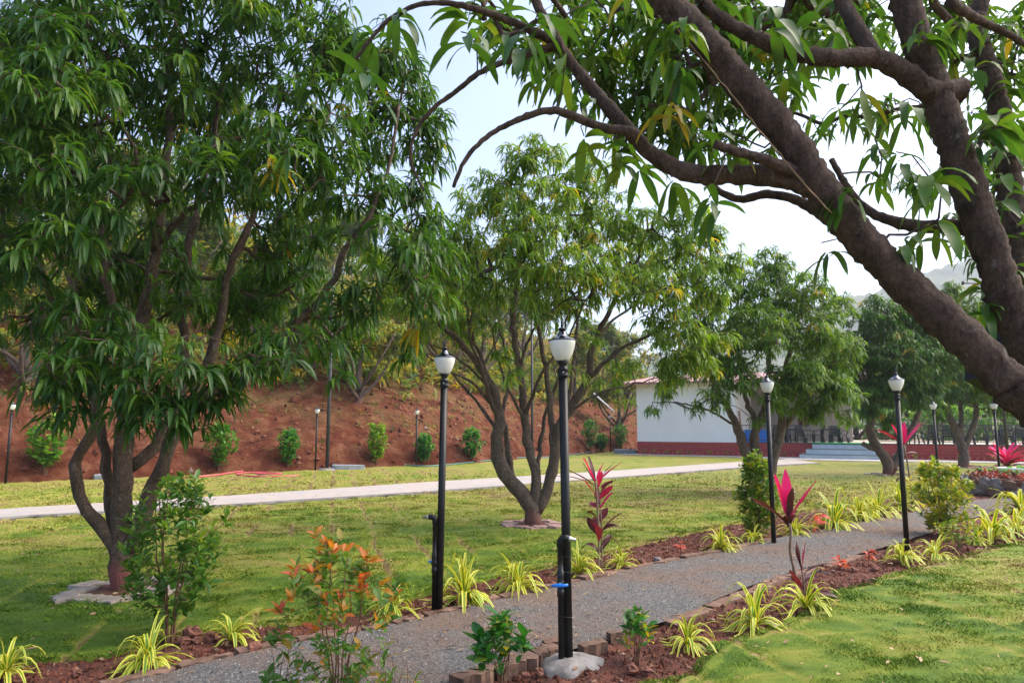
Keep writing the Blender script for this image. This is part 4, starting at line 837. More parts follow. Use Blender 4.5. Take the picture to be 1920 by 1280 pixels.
# ------------------------------------------------------------------ cordylines
def cordyline(label, base, stems, heads, name='cordyline', org=None):
    """stems: [(points local, r)], heads: [(pos, dir, n, L, W, tint range, theta range, droop)]"""
    t = thing(name, label, 'plant', base, 'pink and purple cordylines'); st = MB()
    for pts, r in stems: st.tube(smooth(pts, .03), r, 8, lump=.03)
    st.build('stem', CANE, t); lf = MB()
    for pos, d, n, L, W, tr, thr, dr in heads:
        whorls(lf, np.array([pos], float), np.array([d], float), n, L, W, droop=dr, tint=tr, K=8, th=thr, back=.012, prof=CORDP, fold=.35, roll=.3, wave=.08)
    lf.build('leaves', CORDY, t); return t
def handleaves(t, lst):
    mb = MB()
    for p, d, L, W, dr, tn, rl in lst:
        leaves(mb, np.array([p], float), np.array([d], float), L, W, dr, np.array([tn]), K=10, fold=.3, prof=CORDP, roll=rl, wave=.10)
    return mb.build('leaves', CORDY, t)
# tall many-leaved plant
b = G(1122, 1068); hgt = 1.22
t = thing('cordyline', 'tall purple cordyline with leaves all along its stems and a pink top', 'plant', (b[0], b[1], 0), 'pink and purple cordylines')
MB().tube(smooth([(0, 0, -.05), (.01, 0, .4), (.0, .01, .75), (-.02, 0, 1.02)], .05), .013, 8, lump=.05).tube(smooth([(.035, .03, -.05), (.05, .02, .4), (.03, .02, .8), (.01, .02, 1.0)], .05), .010, 8).build('stem', CANE, t)
hl = [((-.02, 0, 1.02), (-.45, -.1, .8), .34, .045, -.3, 1.0, .1), ((-.02, 0, 1.02), (.35, .1, .8), .26, .03, .1, .92, .1), ((-.02, 0, 1.0), (.75, 0, .7), .42, .032, .2, .62, .2), ((-.02, 0, 1.0), (.55, -.2, .75), .36, .025, .2, .1, .2),
      ((-.02, 0, .98), (-.8, -.1, .55), .5, .035, .3, .2, .2), ((-.02, 0, 1.0), (-.45, .15, .8), .3, .04, .1, .05, .1), ((-.02, 0, 1.02), (-.2, .3, .9), .34, .03, 0, .15, .1), ((-.02, 0, .97), (-.8, .2, .45), .52, .03, .6, .3, .2)]
for k in range(22):
    z = .15 + .82 * rng.random(); a = rng.random() * 6.28; e = .35 + 1.0 * rng.random()
    hl.append(((.02 * math.cos(a) + .01, .02 * math.sin(a), z), (math.cos(a) * .8, math.sin(a) * .8, e), .20 + .20 * rng.random(), .030 + .020 * rng.random(), .1 + 2.2 * rng.random() ** 2 * (1.15 - z), .05 + .80 * rng.random() * (.3 + .7 * z), .7))
handleaves(t, hl)
# single stem with a big pink head
b = G(1498, 1132); zt = 1.0
t = thing('cordyline', 'single-stemmed cordyline with a bright pink head in the near bed', 'plant', (b[0], b[1], 0), 'pink and purple cordylines')
top = P(1478, 978, b[1] + .05) - np.array([b[0], b[1], 0])
MB().tube(smooth([(0, 0, -.05), (-.02, 0, .25), (-.06, 0, .5), top * [1, 0, .9] + [.005, 0, 0], top], .04), [.016 - .006 * k / 30 for k in range(len(smooth([(0, 0, -.05), (-.02, 0, .25), (-.06, 0, .5), top * [1, 0, .9] + [.005, 0, 0], top], .04)))], 8, lump=.04).build('stem', CANE, t)
tt = tuple(top)
up_ = lambda dz: (top[0], top[1], top[2] + dz)
handleaves(t, [(up_(.0), (-.03, -.05, 1), .52, .050, -.05, 1.0, .05), (up_(.02), (-.30, -.05, .95), .46, .048, -.35, .97, .1), (up_(.0), (.50, -.1, .80), .48, .045, .15, .82, .15), (up_(.02), (.62, 0, .75), .50, .035, -.1, .78, .25),
               (up_(-.02), (-.72, -.15, .55), .48, .046, .15, .25, .2), (up_(-.02), (-.62, .1, .55), .36, .05, .3, .45, .3), (up_(.0), (.08, -.25, .95), .36, .042, -.1, .10, .05), (up_(-.04), (.12, -.2, .5), .20, .05, 1.2, .30, .2), (up_(-.04), (.25, .3, .8), .3, .04, .3, .2, .2), (up_(-.05), (-.1, -.2, .6), .16, .045, 1.0, .2, .2), (up_(.02), (.12, .2, 1), .40, .04, 0, .9, .1)])
b = G(1512, 1140)
t = thing('cordyline', 'short dark red cordyline growing against the pink-headed stem', 'plant', (b[0], b[1] + .05, 0), 'pink and purple cordylines')
MB().tube([(0, 0, -.05), (.01, 0, .2), (.0, 0, .34)], .010, 8).build('stem', CANE, t)
handleaves(t, [((0, 0, .34), (.15, -.1, 1), .26, .038, -.1, .5, .1), ((0, 0, .33), (-.1, .1, 1), .28, .036, .1, .12, .1), ((0, 0, .30), (.8, 0, .5), .34, .035, .6, .1, .2), ((0, 0, .28), (.85, -.2, .35), .36, .03, .8, .08, .3), ((0, 0, .15), (-.5, -.2, .6), .26, .036, -.3, .4, .2), ((0, 0, .2), (.5, .4, .5), .3, .03, .9, .2, .2), ((0, 0, .1), (.7, -.3, .4), .32, .034, 1.0, .15, .3)])
# behind the bend lamp
b = P(1710, 925, 14.6)
t = thing('cordyline', 'pink-headed cordyline behind the lamp post at path bend', 'plant', (b[0], b[1], 0), 'pink and purple cordylines')
MB().tube(smooth([(0, 0, -.05), (-.02, 0, .5), (-.06, 0, 1.0), (-.10, 0, 1.3)], .08), .016, 8).build('stem', CANE, t)
o = np.array([-.10, 0, 1.3])
handleaves(t, [(o, (-.1, 0, 1), .60, .075, 0, 1.0, .1), (o, (-.45, 0, .9), .5, .05, .1, .85, .2), (o, (.6, 0, .75), .62, .06, .1, .95, .2), (o, (.75, .1, .75), .75, .05, .15, .8, .2), (o, (-.75, .1, .6), .6, .055, .3, .6, .2), (o, (-.8, -.1, .5), .55, .05, .5, .2, .2), (o, (.2, .2, 1), .5, .06, 0, .85, .1), (o, (-.25, -.2, .9), .4, .05, .2, .75, .1),
               (o + [0, 0, -.2], (-.7, 0, .2), .4, .05, 1.2, .15, .2), (o + [0, 0, -.2], (.7, 0, .3), .4, .04, 1.0, .2, .2), (o + [.04, 0, -.5], (-.8, 0, .1), .4, .05, 1.4, .1, .2), (o + [.05, 0, -.6], (.7, -.2, .2), .4, .05, 1.2, .12, .2), (o + [.05, 0, -.7], (-.6, -.2, .2), .4, .05, 1.2, .1, .2)])
b = P(1888, 880, 21.5)
t = thing('cordyline', 'bushy purple and pink cordyline beside the white planter', 'plant', (b[0], b[1], 0), 'pink and purple cordylines')
MB().tube([(0, 0, -.05), (.02, 0, .4), (0, 0, .75)], .022, 8).build('stem', CANE, t)
hl = []
for k in range(46):
    z = .25 + .5 * rng.random(); a = rng.random() * 6.28; e = 2.2 * (z - .3) + .3 * rng.random()
    hl.append(((0, 0, z), (math.cos(a), math.sin(a), e), .55 + .15 * rng.random(), .06, .9 - z, (.2 if z < .5 else .75) + .28 * rng.random(), .3))
handleaves(t, hl)

# small red seedlings
def seedling(px, py, s, lab):
    b = G(px, py); t = thing('seedling', lab, 'seedling', (b[0], b[1], 0), 'red-leaved seedlings')
    MB().tube([(0, 0, -.02), (.01 * s, 0, .12 * s), (0, 0, .2 * s)], .004, 6).build('stem', STEM, t); l = MB()
    whorls(l, np.array([[0, 0, .2 * s], [0, 0, .13 * s]]), np.array([[0, 0, 1.], [0, 0, 1.]]), 7, .13 * s, .022 * s, tint=(.75, .95), K=5, th=(50, 95), prof=OVATE)
    l.build('leaves', REDSEED, t)
REDSEED = leafmat('red_seedling_leaf', [(0, (.35, .06, .03)), (1, (.70, .14, .09))], rough=.4, tcol=1.2)
for a in [(1276, 1040, .9, 'red-leaved seedling between compact spider plant and dense bush'), (1535, 998, 1.3, 'red-leaved seedling at left of the large spider plant'), (1628, 1058, 1.0, 'red-leaved seedling left of the flat spread spider plant'), (1575, 1068, .8, 'tiny purple-red seedling on the stony near bed')]: seedling(*a)

# ------------------------------------------------------------------ shrubs
def shrub(name, label, base, h, w, stems, ncl, L, W, m, leafm, tint, group=None, prof=OVATE, zlo=.25, ytint=0, K=4, th=(30, 80), droop=(.2, .9), tiptint=None, shape=1.0, sr=.008, top=.9, cloud=None, cat='shrub', hang=0):
    t = thing(name, label, cat, base, group); n = ncl
    z = zlo + (1 - zlo) * rng.random(n) ** .9; a = rng.random(n) * 6.283
    prof_w = np.sin(np.pi * np.clip((z - zlo * .6) / (1.05 - zlo * .6), 0, 1) ** shape) ** .6
    q = w * .5 * prof_w * rng.random(n) ** .5
    C = np.stack([q * np.cos(a), q * np.sin(a), z * h], 1) + rng.normal(size=(n, 3)) * .025 * h
    if cloud is not None: C = np.vstack([C, np.asarray(cloud, float)])
    C[:, 2] = np.maximum(C[:, 2], .06)
    lb = []
    for k in range(stems):
        b_ = k * 6.283 / stems + rng.random(); rr0 = .03 * w
        lb.append((np.array([(math.cos(b_) * rr0, math.sin(b_) * rr0, -.05), (math.cos(b_) * w * .06, math.sin(b_) * w * .06, h * .25), (math.cos(b_) * w * .16, math.sin(b_) * w * .16, h * .55), (math.cos(b_ + .3) * w * .2, math.sin(b_ + .3) * w * .2, h * top)]), sr, sr * .4))
    sk, U = skeleton(lb, C, tipr=.0016, seg=.06 * h, limb_seg=.06, wig=.004, sides=(4, 6)); sk.build('stems', STEM, t)
    l = MB(); U = unit(U + [0, 0, .5])
    if tiptint is None: whorls(l, C, U, m, L, W, tint=tint, ytint=ytint, K=K, th=th, droop=droop, prof=prof, back=L * .35)
    else:
        hi = (C[:, 2] > tiptint[0] * h) & (rng.random(len(C)) < tiptint[2]) ; lo2 = ~hi
        whorls(l, C[lo2], U[lo2], m, L, W, tint=tint, K=K, th=th, droop=droop, prof=prof, back=L * .35)
        whorls(l, C[hi], U[hi], max(4, m - 2), L * 1.05, W, tint=tiptint[1], K=K, th=(20, 80), droop=(0, .6), prof=prof, back=L * .12)
        whorls(l, C[hi] - [0, 0, L * .9], U[hi], m - 2, L, W, tint=tint, K=K, th=th, droop=droop, prof=prof, back=L * .3)
    l.build('leaves', leafm, t); return t
b = G(318, 1200); shrub('garden_shrub', 'tall dark green shrub with thin brown stems in front of the largest mango trunk', (b[0], b[1], 0), 1.28, .86, 6, 190, .085, .0165, 9, SHRUBL, (.1, .7), zlo=.2, shape=1.2, sr=.010, tiptint=(.45, (.65, 1.0), .5), hang=0)
b = G(632, 1330); shrub('garden_shrub', 'orange-tipped young shrub at the bottom edge of gravel path', (b[0], b[1], 0), 1.0, .80, 7, 92, .08, .016, 9, ORANGEL, (.25, .55), zlo=.12, shape=1.1, tiptint=(.5, (.58, .95), .55), sr=.007)
b = G(742, 1355); shrub('garden_shrub', 'low orange-tipped shrub cut by the bottom edge right of the taller one', (b[0], b[1], 0), .36, .50, 4, 18, .07, .014, 8, ORANGEL, (.2, .55), zlo=.3, tiptint=(.6, (.58, .85), .3), sr=.005)
b = G(520, 1345); shrub('garden_shrub', 'sparse low shrub cut by the bottom edge left of the orange-tipped one', (b[0], b[1], 0), .42, .30, 3, 14, .09, .017, 8, ORANGEL, (.05, .5), zlo=.3, tiptint=(.7, (.7, 1.0), .4), sr=.005)
b = G(940, 1305); shrub('croton_shrub', 'small glossy croton shrub with yellow flecks beside the concrete footing', (b[0], b[1], 0), .50, .36, 6, 24, .105, .024, 9, CROTON, (.1, .72), zlo=.45, prof=OVATE, shape=1.3, sr=.006)
b = G(1195, 1242); shrub('croton_shrub', 'small light green croton shrub on dug red soil right of the footing', (b[0], b[1], 0), .40, .26, 4, 18, .085, .017, 9, CROTON, (.3, .72), zlo=.5, sr=.006)
b = G(1437, 1012); shrub('garden_shrub', 'dense column-like green bush around the lamp post base', (b[0] - .02, b[1] + .28, 0), 1.25, .62, 6, 300, .085, .019, 10, YSHRUB, (.1, .72), zlo=.06, shape=.95, ytint=.05, sr=.012)
b = G(1768, 1003); shrub('garden_shrub', 'round gold-leaved shrub at right side of the path bend', (b[0], b[1], 0), 1.1, .92, 5, 280, .085, .020, 10, YSHRUB, (.3, 1.0), zlo=.12, shape=1.1, sr=.012)
b = G(1800, 1030); shrub('garden_shrub', 'low sparse shrub at the foot of the round gold-leaved one', (b[0], b[1], 0), .42, .6, 4, 40, .07, .016, 8, YSHRUB, (.1, .9), zlo=.3, sr=.006)
BS = [(92, 905, 1.75, 1.25, BRIGHTL, (.1, .8), 'wide bright green bush near the leftmost slim lamp'), (415, 890, 1.75, 1.05, BRIGHTL, (.0, .6), 'tall bright green bush partly behind the largest mango crown'), (543, 880, 1.4, .75, GREENL, (.2, .9), 'oval green bush left of the slim lamp and tall pole'),
      (707, 880, 1.75, .90, BRIGHTL, (.4, 1), 'brightest yellow-green bush behind the grey stone slab'), (797, 875, 1.25, .85, GREENL, (.0, .7), 'dull green bush just right of a slim lamp'), (886, 868, 1.5, .95, GREENL, (.0, .8), 'round-topped green bush left of middle mango stems'),
      (1106, 853, 2.0, 1.0, GREENL, (.1, .8), 'narrow green bush right of middle mango stems'), (1162, 850, 1.7, 1.1, GREENL, (.1, .8), 'round green bush at the white building corner'), (1128, 856, 1.1, .8, GREENL, (.3, .9), 'small green bush leaning beside the narrow one')]
for px, py, h, w, lm_, tn, lab in BS:
    ys = np.arange(14, 60, .1); qs = ray(px, 798)[:2] / ray(px, 798)[1] * ys[:, None]; q = qs[np.argmax(hill_z(qs[:, 0], qs[:, 1]) > .1)]; q = np.array([*q, 0]); shrub('slope_bush', lab, (q[0], q[1], max(-.02, float(hill_z(q[:1], q[1:2])[0]) - .03)), h, w, 4, 130, .16, .046, 8, lm_, tn, 'bushes along the foot of the red slope', zlo=.22, shape=1.45, K=3, sr=.016, droop=(.4, 1.4))

# ------------------------------------------------------------------ pavers, stones, edging
PAVE = mat('pale_paver', (.24, .19, .15), (.38, .32, .26), 7, .9, .4, .006)
PAVEP = mat('pink_paver', (.30, .17, .15), (.42, .27, .24), 7, .9, .4, .006)
EDGE = mat('earthen_edging', (.10, .055, .036), (.22, .13, .09), 9, .95, .6, .01)
STONE = mat('red_stone', (.12, .045, .03), (.24, .10, .065), 8, .95, .8, .02)
STONEG = mat('grey_stone', (.10, .10, .105), (.25, .22, .19), 5, .9, .6, .02)
def zig(w, l):  # outline of an interlocking zigzag paver
    x = np.array([-.5, -.25, 0, .25, .5]) * l; o = np.array([0, .18, 0, .18, 0]) * w
    return np.vstack([np.c_[x, -.5 * w + o], np.c_[x[::-1], (.5 * w + o)[::-1]]])
def paver_ring(c, r, n, m, label, cat, grp, z=.03, squash=1.0, size=(.13, .25)):
    for k in range(n):
        a = k * 2 * math.pi / n + .2; rad = r * (1 + .10 * ((k % 2) * 2 - 1)) + .02 * rng.normal()
        b = MB().prism(zig(size[0] * (1 + .1 * rng.random()), size[1]), -.06, .028 + .01 * rng.random())
        o = b.build('paver', m, smooth=False); o.location = (c[0] + rad * math.cos(a), c[1] + rad * math.sin(a) * squash, z); o.rotation_euler = (.05 * rng.normal(), .05 * rng.normal(), a + (math.pi / 2 if k % 3 else .9) + .15 * rng.normal()); tag(o, label, cat, grp)
paver_ring(b1, .46, 12, PAVE, 'pale zigzag paver in the ring round the largest mango trunk', 'paver', 'pavers round the largest mango trunk', size=(.17, .30))
paver_ring(b2, .44, 13, PAVEP, 'pinkish zigzag paver in the ring around middle mango trunk', 'paver', 'pavers round the middle mango trunk', size=(.15, .26))
paver_ring(b3, .55, 12, PAVE, 'pale paver in the ring behind the dense green bush', 'paver', 'pavers round the slanting-stemmed mango tree', size=(.16, .28))
paver_ring(b4, .6, 12, PAVE, 'pale paver in the ring under the dark mango tree', 'paver', 'pavers round the dark mango tree', size=(.16, .28))
paver_ring(b5, .85, 14, PAVEP, 'pale paver in the ring under the pale forked trunk', 'paver', 'pavers round the pale forked trunk', size=(.2, .32))
SOILR = MB()
for c, r in ((b1, .42), (b2, .4), (b4, .55), (b5, .8)):
    a = np.linspace(0, 2 * math.pi, 30); SOILR.grid(np.stack([np.stack([c[0] + q * np.cos(a), c[1] + q * np.sin(a), .045 + .02 * rng.random(30) * (q > 0) - .05 * (q > .9 * r)], 1) for q in (0, r * .4, r * .7, r)]))
tag(SOILR.build('soil', SOIL), kind='structure')

def edging(pts, label_list, wid, ht, z0, m, lift=0.0):
    for (a, b_), lab in zip(pts, label_list):
        a = np.asarray(a); b_ = np.asarray(b_); d = b_ - a; L = np.linalg.norm(d[:2]) * (.86 + .13 * rng.random()); n = 9
        u = np.linspace(-.5, .5, n) * L; e = wid / 2
        top = np.c_[u, e + .017 * rng.normal(size=n)]; bot = np.c_[u, -e + .017 * rng.normal(size=n)]
        pr = MB().prism(np.vstack([bot, top[::-1]]), -.10, ht)
        for V in pr.v: V[:, 2] += .006 * rng.normal(size=len(V))
        o = pr.build('edging_stone', m, smooth=False); c = (a + b_) / 2; o.location = (c[0], c[1], z0); o.rotation_euler = (.04 * rng.normal(), .03 * rng.normal(), math.atan2(d[1], d[0])); tag(o, lab, 'edging stone', 'edging stones of the gravel path')
el = [(180, 1300), (330, 1262), (440, 1234), (560, 1208), (680, 1188), (735, 1177), (800, 1160), (880, 1143), (940, 1128), (1010, 1110), (1090, 1092), (1180, 1072), (1280, 1051), (1380, 1030), (1455, 1014)]
le = [G(*p) + [-.03, .05, 0] for p in el]
edging(list(zip(le[:-1], le[1:])), ['flat edging stone at the bottom edge below the sprawling spider plant', 'edging stone right of the sprawling spider plant, with green sprouts', 'edging stone in front of the squared block and upright spider plant', 'edging stone directly behind the base of orange-tipped shrub', 'reddish edging stone right of the orange-tipped shrub', 'short edging stone under the small half-hidden spider plant',
        'pale flat edging stone at the lamp post with left tap', 'edging stone before the bushiest spider plant', 'edging stone below the gap between bushiest spider plant and yellowed one', 'edging stone below spider plant with the yellowed leaf', 'edging stone behind the concrete-footed lamp post', 'edging stone below the tall purple cordyline', 'edging stone along dug soil right of compact spider plant', 'edging stone left of the dense green bush'], .10, .022, .015, EDGE)
er = [(850, 1290), (925, 1268), (1000, 1243), (1050, 1226)]
re_ = [G(*p) for p in er]
edging(list(zip(re_[:-1], re_[1:])), ['flat paver at the bottom edge left of the croton shrub', 'chunky brown paver behind stems of the croton shrub', 'brown paver touching left side of concrete footing'], .12, .055, .02, EDGE)
def zigpaver(px, py, rz, lab, m=EDGE, s=(.085, .22)):
    c = G(px, py); o = MB().prism(zig(*s), -.06, .05).build('edging_paver', m, smooth=False); o.location = (c[0], c[1], .02); o.rotation_euler = (.05 * rng.normal(), .05 * rng.normal(), rz); tag(o, lab, 'edging stone', 'zigzag pavers beside the footing')
zigpaver(1112, 1222, R(30), 'zigzag brown paver just right of the black posts'); zigpaver(1165, 1200, R(18), 'zigzag brown paver nearest the light green croton'); zigpaver(1045, 1215, R(20), 'half-sunk red paver behind the concrete footing')
el2 = [(1250, 1170), (1330, 1140), (1400, 1110), (1470, 1083), (1540, 1062), (1620, 1042)]
e2 = [G(*p) for p in el2]
edging(list(zip(e2[:-1], e2[1:])), ['sunken edging stone behind the spider plant beside knee-high shrub', 'sunken edging stone left behind the spider plant near pink cordyline', 'sunken edging stone behind spider plant left of pink cordyline', 'sunken edging stone behind the stem of pink-headed cordyline', 'sunken edging stone by the tiny purple-red seedling'], .13, .004, .012, EDGE)
def rock(px, py, s, lab, m, z=.0, cat='stone', grp='loose stones in the garden beds', sq=.75):
    c = G(px, py); bm_v = []; n1, n2 = 6, 9
    V = np.array([[[math.sin(i * math.pi / n1) * math.cos(j * 2 * math.pi / n2), math.sin(i * math.pi / n1) * math.sin(j * 2 * math.pi / n2), math.cos(i * math.pi / n1) * sq] for j in range(n2 + 1)] for i in range(n1 + 1)])
    D = 1 + .17 * rng.normal(size=(n1 + 1, n2 + 1)); D[:, -1] = D[:, 0]; D[0] = D[0, 0]; D[-1] = D[-1, 0]
    V = V * D[..., None] * s * np.array([1 + .3 * rng.random(), 1, 1])
    o = MB().grid(V).build('stone', m, smooth=False); o.location = (c[0], c[1], z + s * sq * .45); o.rotation_euler = (0, 0, rng.random() * 6); tag(o, lab, cat, grp)
for a in [(360, 1192, .075, 'pointed red stone leaning at the dark green shrub stems', STONE), (345, 1205, .05, 'low red stone at the foot of the dark green shrub', STONE), (368, 1205, .042, 'round red stone right of the pointed one', STONE), (395, 1200, .055, 'dull brown stone left of upright spider plant', STONE),
          (475, 1222, .062, 'squared brownish block on the edging right of upright spider plant', STONE), (145, 1263, .03, 'small red stone on bare soil near the bottom left corner', STONE), (30, 1276, .04, 'red stone in the bottom left corner beside the cut spider plant', STONE), (1185, 1258, .045, 'red clod-like stone under the light green croton', STONE), (1212, 1262, .045, 'orange-red stone right of the clod under light green croton', STONE),
          (1205, 1055, .06, 'reddish stone right of compact spider plant', STONE), (1232, 1052, .05, 'dark stone in the dug soil right of compact spider plant', STONEG), (1265, 1047, .04, 'small brown stone left of the first red seedling', STONE), (1600, 1072, .055, 'red stone in the pile left of bend lamp post', STONE), (1640, 1068, .045, 'second red stone in the pile, nearest the bend lamp post', STONE), (1330, 1030, .05, 'brown stone left of low spider plant by dense bush', STONE),
          (1010, 1262, .035, 'dark red stone at left of concrete footing', STONE), (985, 1268, .03, 'small red stone between croton shrub and concrete footing', STONE), (1112, 1283, .03, 'brick-coloured chip in front of concrete footing', STONE), (30, 1157, .022, 'small brown stone lying on the left lawn', STONE)]: rock(*a)
# dry fallen leaves, as one mass
n = 760; r_ = 4 + 10 * rng.random(n); t_ = rng.random(n) * R(78) - R(39); x_, y_ = r_ * np.sin(t_), r_ * np.cos(t_)
lf = MB(); a = rng.random(n) * 6.28
leaves(lf, np.stack([x_, y_, np.where(inpoly(x_, y_, BEDS), .035, .06)], 1), np.stack([np.cos(a), np.sin(a), .12 * rng.normal(size=n)], 1), .03 + .06 * rng.random(n), .005 + .009 * rng.random(n), .25 * rng.normal(size=n), rng.random(n), K=4, fold=.4)
tag(lf.build('leaf_litter', DRYL), 'dry fallen leaves scattered on lawn, soil and gravel', 'leaf litter', kind='stuff')
# ------------------------------------------------------------------ building with terrace
A0 = np.array([7.45, 41.0]); E = unit(np.array([16.55, -9.0])); Nn = np.array([E[1], -E[0]])   # E runs right along the front, Nn points to the viewer
def W3(s, t, z): return np.array([*(A0 + E * s - Nn * t), z])                                  # t = depth behind the front line
AX = np.array([[E[0], E[1], 0], [-Nn[0], -Nn[1], 0], [0, 0, 1.0]])
def wbox(mb, s0, s1, t0_, t1, z0, z1): return mb.box(W3((s0 + s1) / 2, (t0_ + t1) / 2, (z0 + z1) / 2), (s1 - s0, t1 - t0_, z1 - z0), ax=AX)
ZT = .78
WHITEW = mat('white_wall_paint', (.79, .80, .79), (.84, .85, .84), .7, .85, .08, .004)
CREAMW = mat('cream_wall_paint', (.62, .52, .36), (.70, .60, .43), .8, .85, .05)
BEIGE = mat('terrace_floor', (.40, .34, .26), (.50, .43, .33), 3, .6, .05)
def brickmat():
    m, nt, b = nodes('red_painted_brick')
    tc = nt.nodes.new('ShaderNodeTexCoord'); mp = nt.nodes.new('ShaderNodeMapping'); mp.inputs['Rotation'].default_value = (R(90), 0, 0)
    rot = nt.nodes.new('ShaderNodeMapping'); rot.inputs['Rotation'].default_value = (0, 0, -math.atan2(E[1], E[0])); nt.links.new(tc.outputs['Object'], rot.inputs[0]); nt.links.new(rot.outputs[0], mp.inputs[0])
    br = nt.nodes.new('ShaderNodeTexBrick'); nt.links.new(mp.outputs[0], br.inputs[0]); br.inputs['Scale'].default_value = 1.0
    br.inputs['Color1'].default_value = (.40, .065, .055, 1); br.inputs['Color2'].default_value = (.33, .055, .048, 1); br.inputs['Mortar'].default_value = (.20, .028, .026, 1)
    br.inputs['Mortar Size'].default_value = .012; br.inputs['Brick Width'].default_value = .36; br.inputs['Row Height'].default_value = .15
    nt.links.new(br.outputs[0], b.inputs['Base Color']); b.inputs['Roughness'].default_value = .8; bump(nt, b, br.outputs['Fac'], .6, -.02); return m
BRICK = brickmat()
REDP = mat('red_edging_brick', (.38, .085, .07), (.46, .12, .10), 6, .85, .2)
PINKR = mat('pink_roof_sheet', (.30, .14, .13), (.36, .18, .17), 2, .5, .05)
STEPM = mat('grey_step_tile', (.40, .48, .53), (.48, .56, .60), 2.5, .5, .05)
GREENC = mat('green_carpet', (.01, .32, .10), (.02, .38, .13), 20, .9, .3)
bd = thing('building', 'white walled building with a pink sheet roof and red brick plinth at right', 'building', W3(0, 0, 0)); o0 = W3(0, 0, 0)
wl = MB(); wbox(wl, 0, 5.7, .02, 6, ZT, 4.25); wl.build('wall', WHITEW, bd, o0, smooth=False)
wl = MB(); wbox(wl, 5.7, 11.3, 5.2, 5.5, ZT + .006, 4.3); wl.build('back_wall', mat('shaded_veranda_wall', (.30, .28, .25), (.38, .35, .31), .8, .85, .05), bd, o0, smooth=False)  # shade under the roof is put into the wall's darker colour
pl = MB(); wbox(pl, 0, 26, -.04, .26, -.3, ZT - .002); plo = pl.build('plinth', BRICK, bd, o0, smooth=False)
fl_ = MB(); wbox(fl_, 0, 26, .0, 11, ZT - .25, ZT + .004); fl_.build('terrace_floor', BEIGE, bd, o0, smooth=False)
cp = MB(); wbox(cp, 5.7, 26, -.09, .16, ZT, ZT + .045); cp.build('coping', mat('dark_coping', (.10, .10, .11), None, 5, .6, 0), plo, o0, smooth=False)
tr = MB()
for k in range(92):                                                   # triangular brick teeth along the plinth foot
    s = .1 + k * .28
    if 8.6 < s < 13.1: continue
    c = [W3(s, -.30, -.05), W3(s + .28, -.30, -.05), W3(s + .14, -.33, .26), W3(s, -.22, -.05), W3(s + .28, -.22, -.05), W3(s + .14, -.25, .26)]
    tr.add(c, [[0, 1, 4, 3], [1, 2, 5, 4], [2, 0, 3, 5]], [[0, 2, 1], [3, 4, 5]])
tr.build('brick_edging', REDP, plo, o0, smooth=False)
rf = MB(); n = 260; ss = np.linspace(-.6, 12.4, n); cor = .03 * np.sign(np.sin(ss * 2 * math.pi / .33)) 
V = np.array([[W3(s, t, z + c) for t, z in ((-.75, 4.22), (-.74, 4.25), (2.6, 4.62), (6.6, 5.1))] for s, c in zip(ss, cor)]); rf.grid(V); rfo = rf.build('roof', PINKR, bd, o0, smooth=False)
fa = MB(); wbox(fa, -.6, 12.4, -.74, -.68, 4.10, 4.21); fa.build('fascia', PINKR, rfo, o0, smooth=False)
sc_, sw = 9.6, 12.4
st = thing('steps', 'pale grey tiled steps with a green mat leading up to the terrace', 'steps', W3((sc_ + sw) / 2, 0, 0)); so = W3((sc_ + sw) / 2, 0, 0)
for k in range(3):
    b = MB(); wbox(b, sc_ - .28 * (2 - k), sw + .28 * (2 - k), -.45 - .42 * (2 - k), -.045, -.2, ZT * (k + 1) / 3 - .01 * (k == 2)); stp = b.build('step', STEPM, st, so, smooth=False)
    e = MB(); wbox(e, sc_ - .28 * (2 - k), sw + .28 * (2 - k), -.465 - .42 * (2 - k), -.30 - .42 * (2 - k), ZT * (k + 1) / 3 - .012 * (k == 2) - .025, ZT * (k + 1) / 3 - .012 * (k == 2) + .012)
    e.build('nosing', mat('step_nosing', (.12, .13, .14), None, 5, .6, 0) if k == 0 else bpy.data.materials['step_nosing'], stp, so, smooth=False)
b = MB(); wbox(b, sc_, sw, -.49, .5, ZT + .012, ZT + .055); o = b.build('carpet', GREENC, None, None, smooth=False); tag(o, 'strip of bright green carpet at the top of steps', 'mat')
# plants along the plinth foot
PLW = leafmat('plinth_weed', [(0, (.06, .16, .03)), (1, (.35, .34, .05))], rough=.5)
for k, s in enumerate([.5, 1.1, 1.9, 2.6, 3.2, 4.3, 5.3, 7.0, 8.2, 14.2, 15.0, 16.1, 17.4, 18.6]):
    p = W3(s, -.45, .02); t = thing('small_plant', ['sprig of plant at the foot of red plinth below the white wall', 'sprig of plant at the foot of red plinth left of the steps', 'sprig of plant at the foot of red plinth right of steps'][0 if s < 6 else (1 if s < 12 else 2)], 'plant', p, 'small plants along the plinth')
    l = MB(); whorls(l, np.array([[0, 0, .18], [.06, 0, .3], [-.07, 0, .26]]), np.tile([0, 0, 1.], (3, 1)), 7, .16, .04, tint=(0, 1), K=2, mid=False, prof=OVATE); l.build('leaves', PLW, t)
    MB().tube([(0, 0, -.1), (.03, 0, .15), (.05, 0, .28)], .006, 5).build('stem', STEM, t)
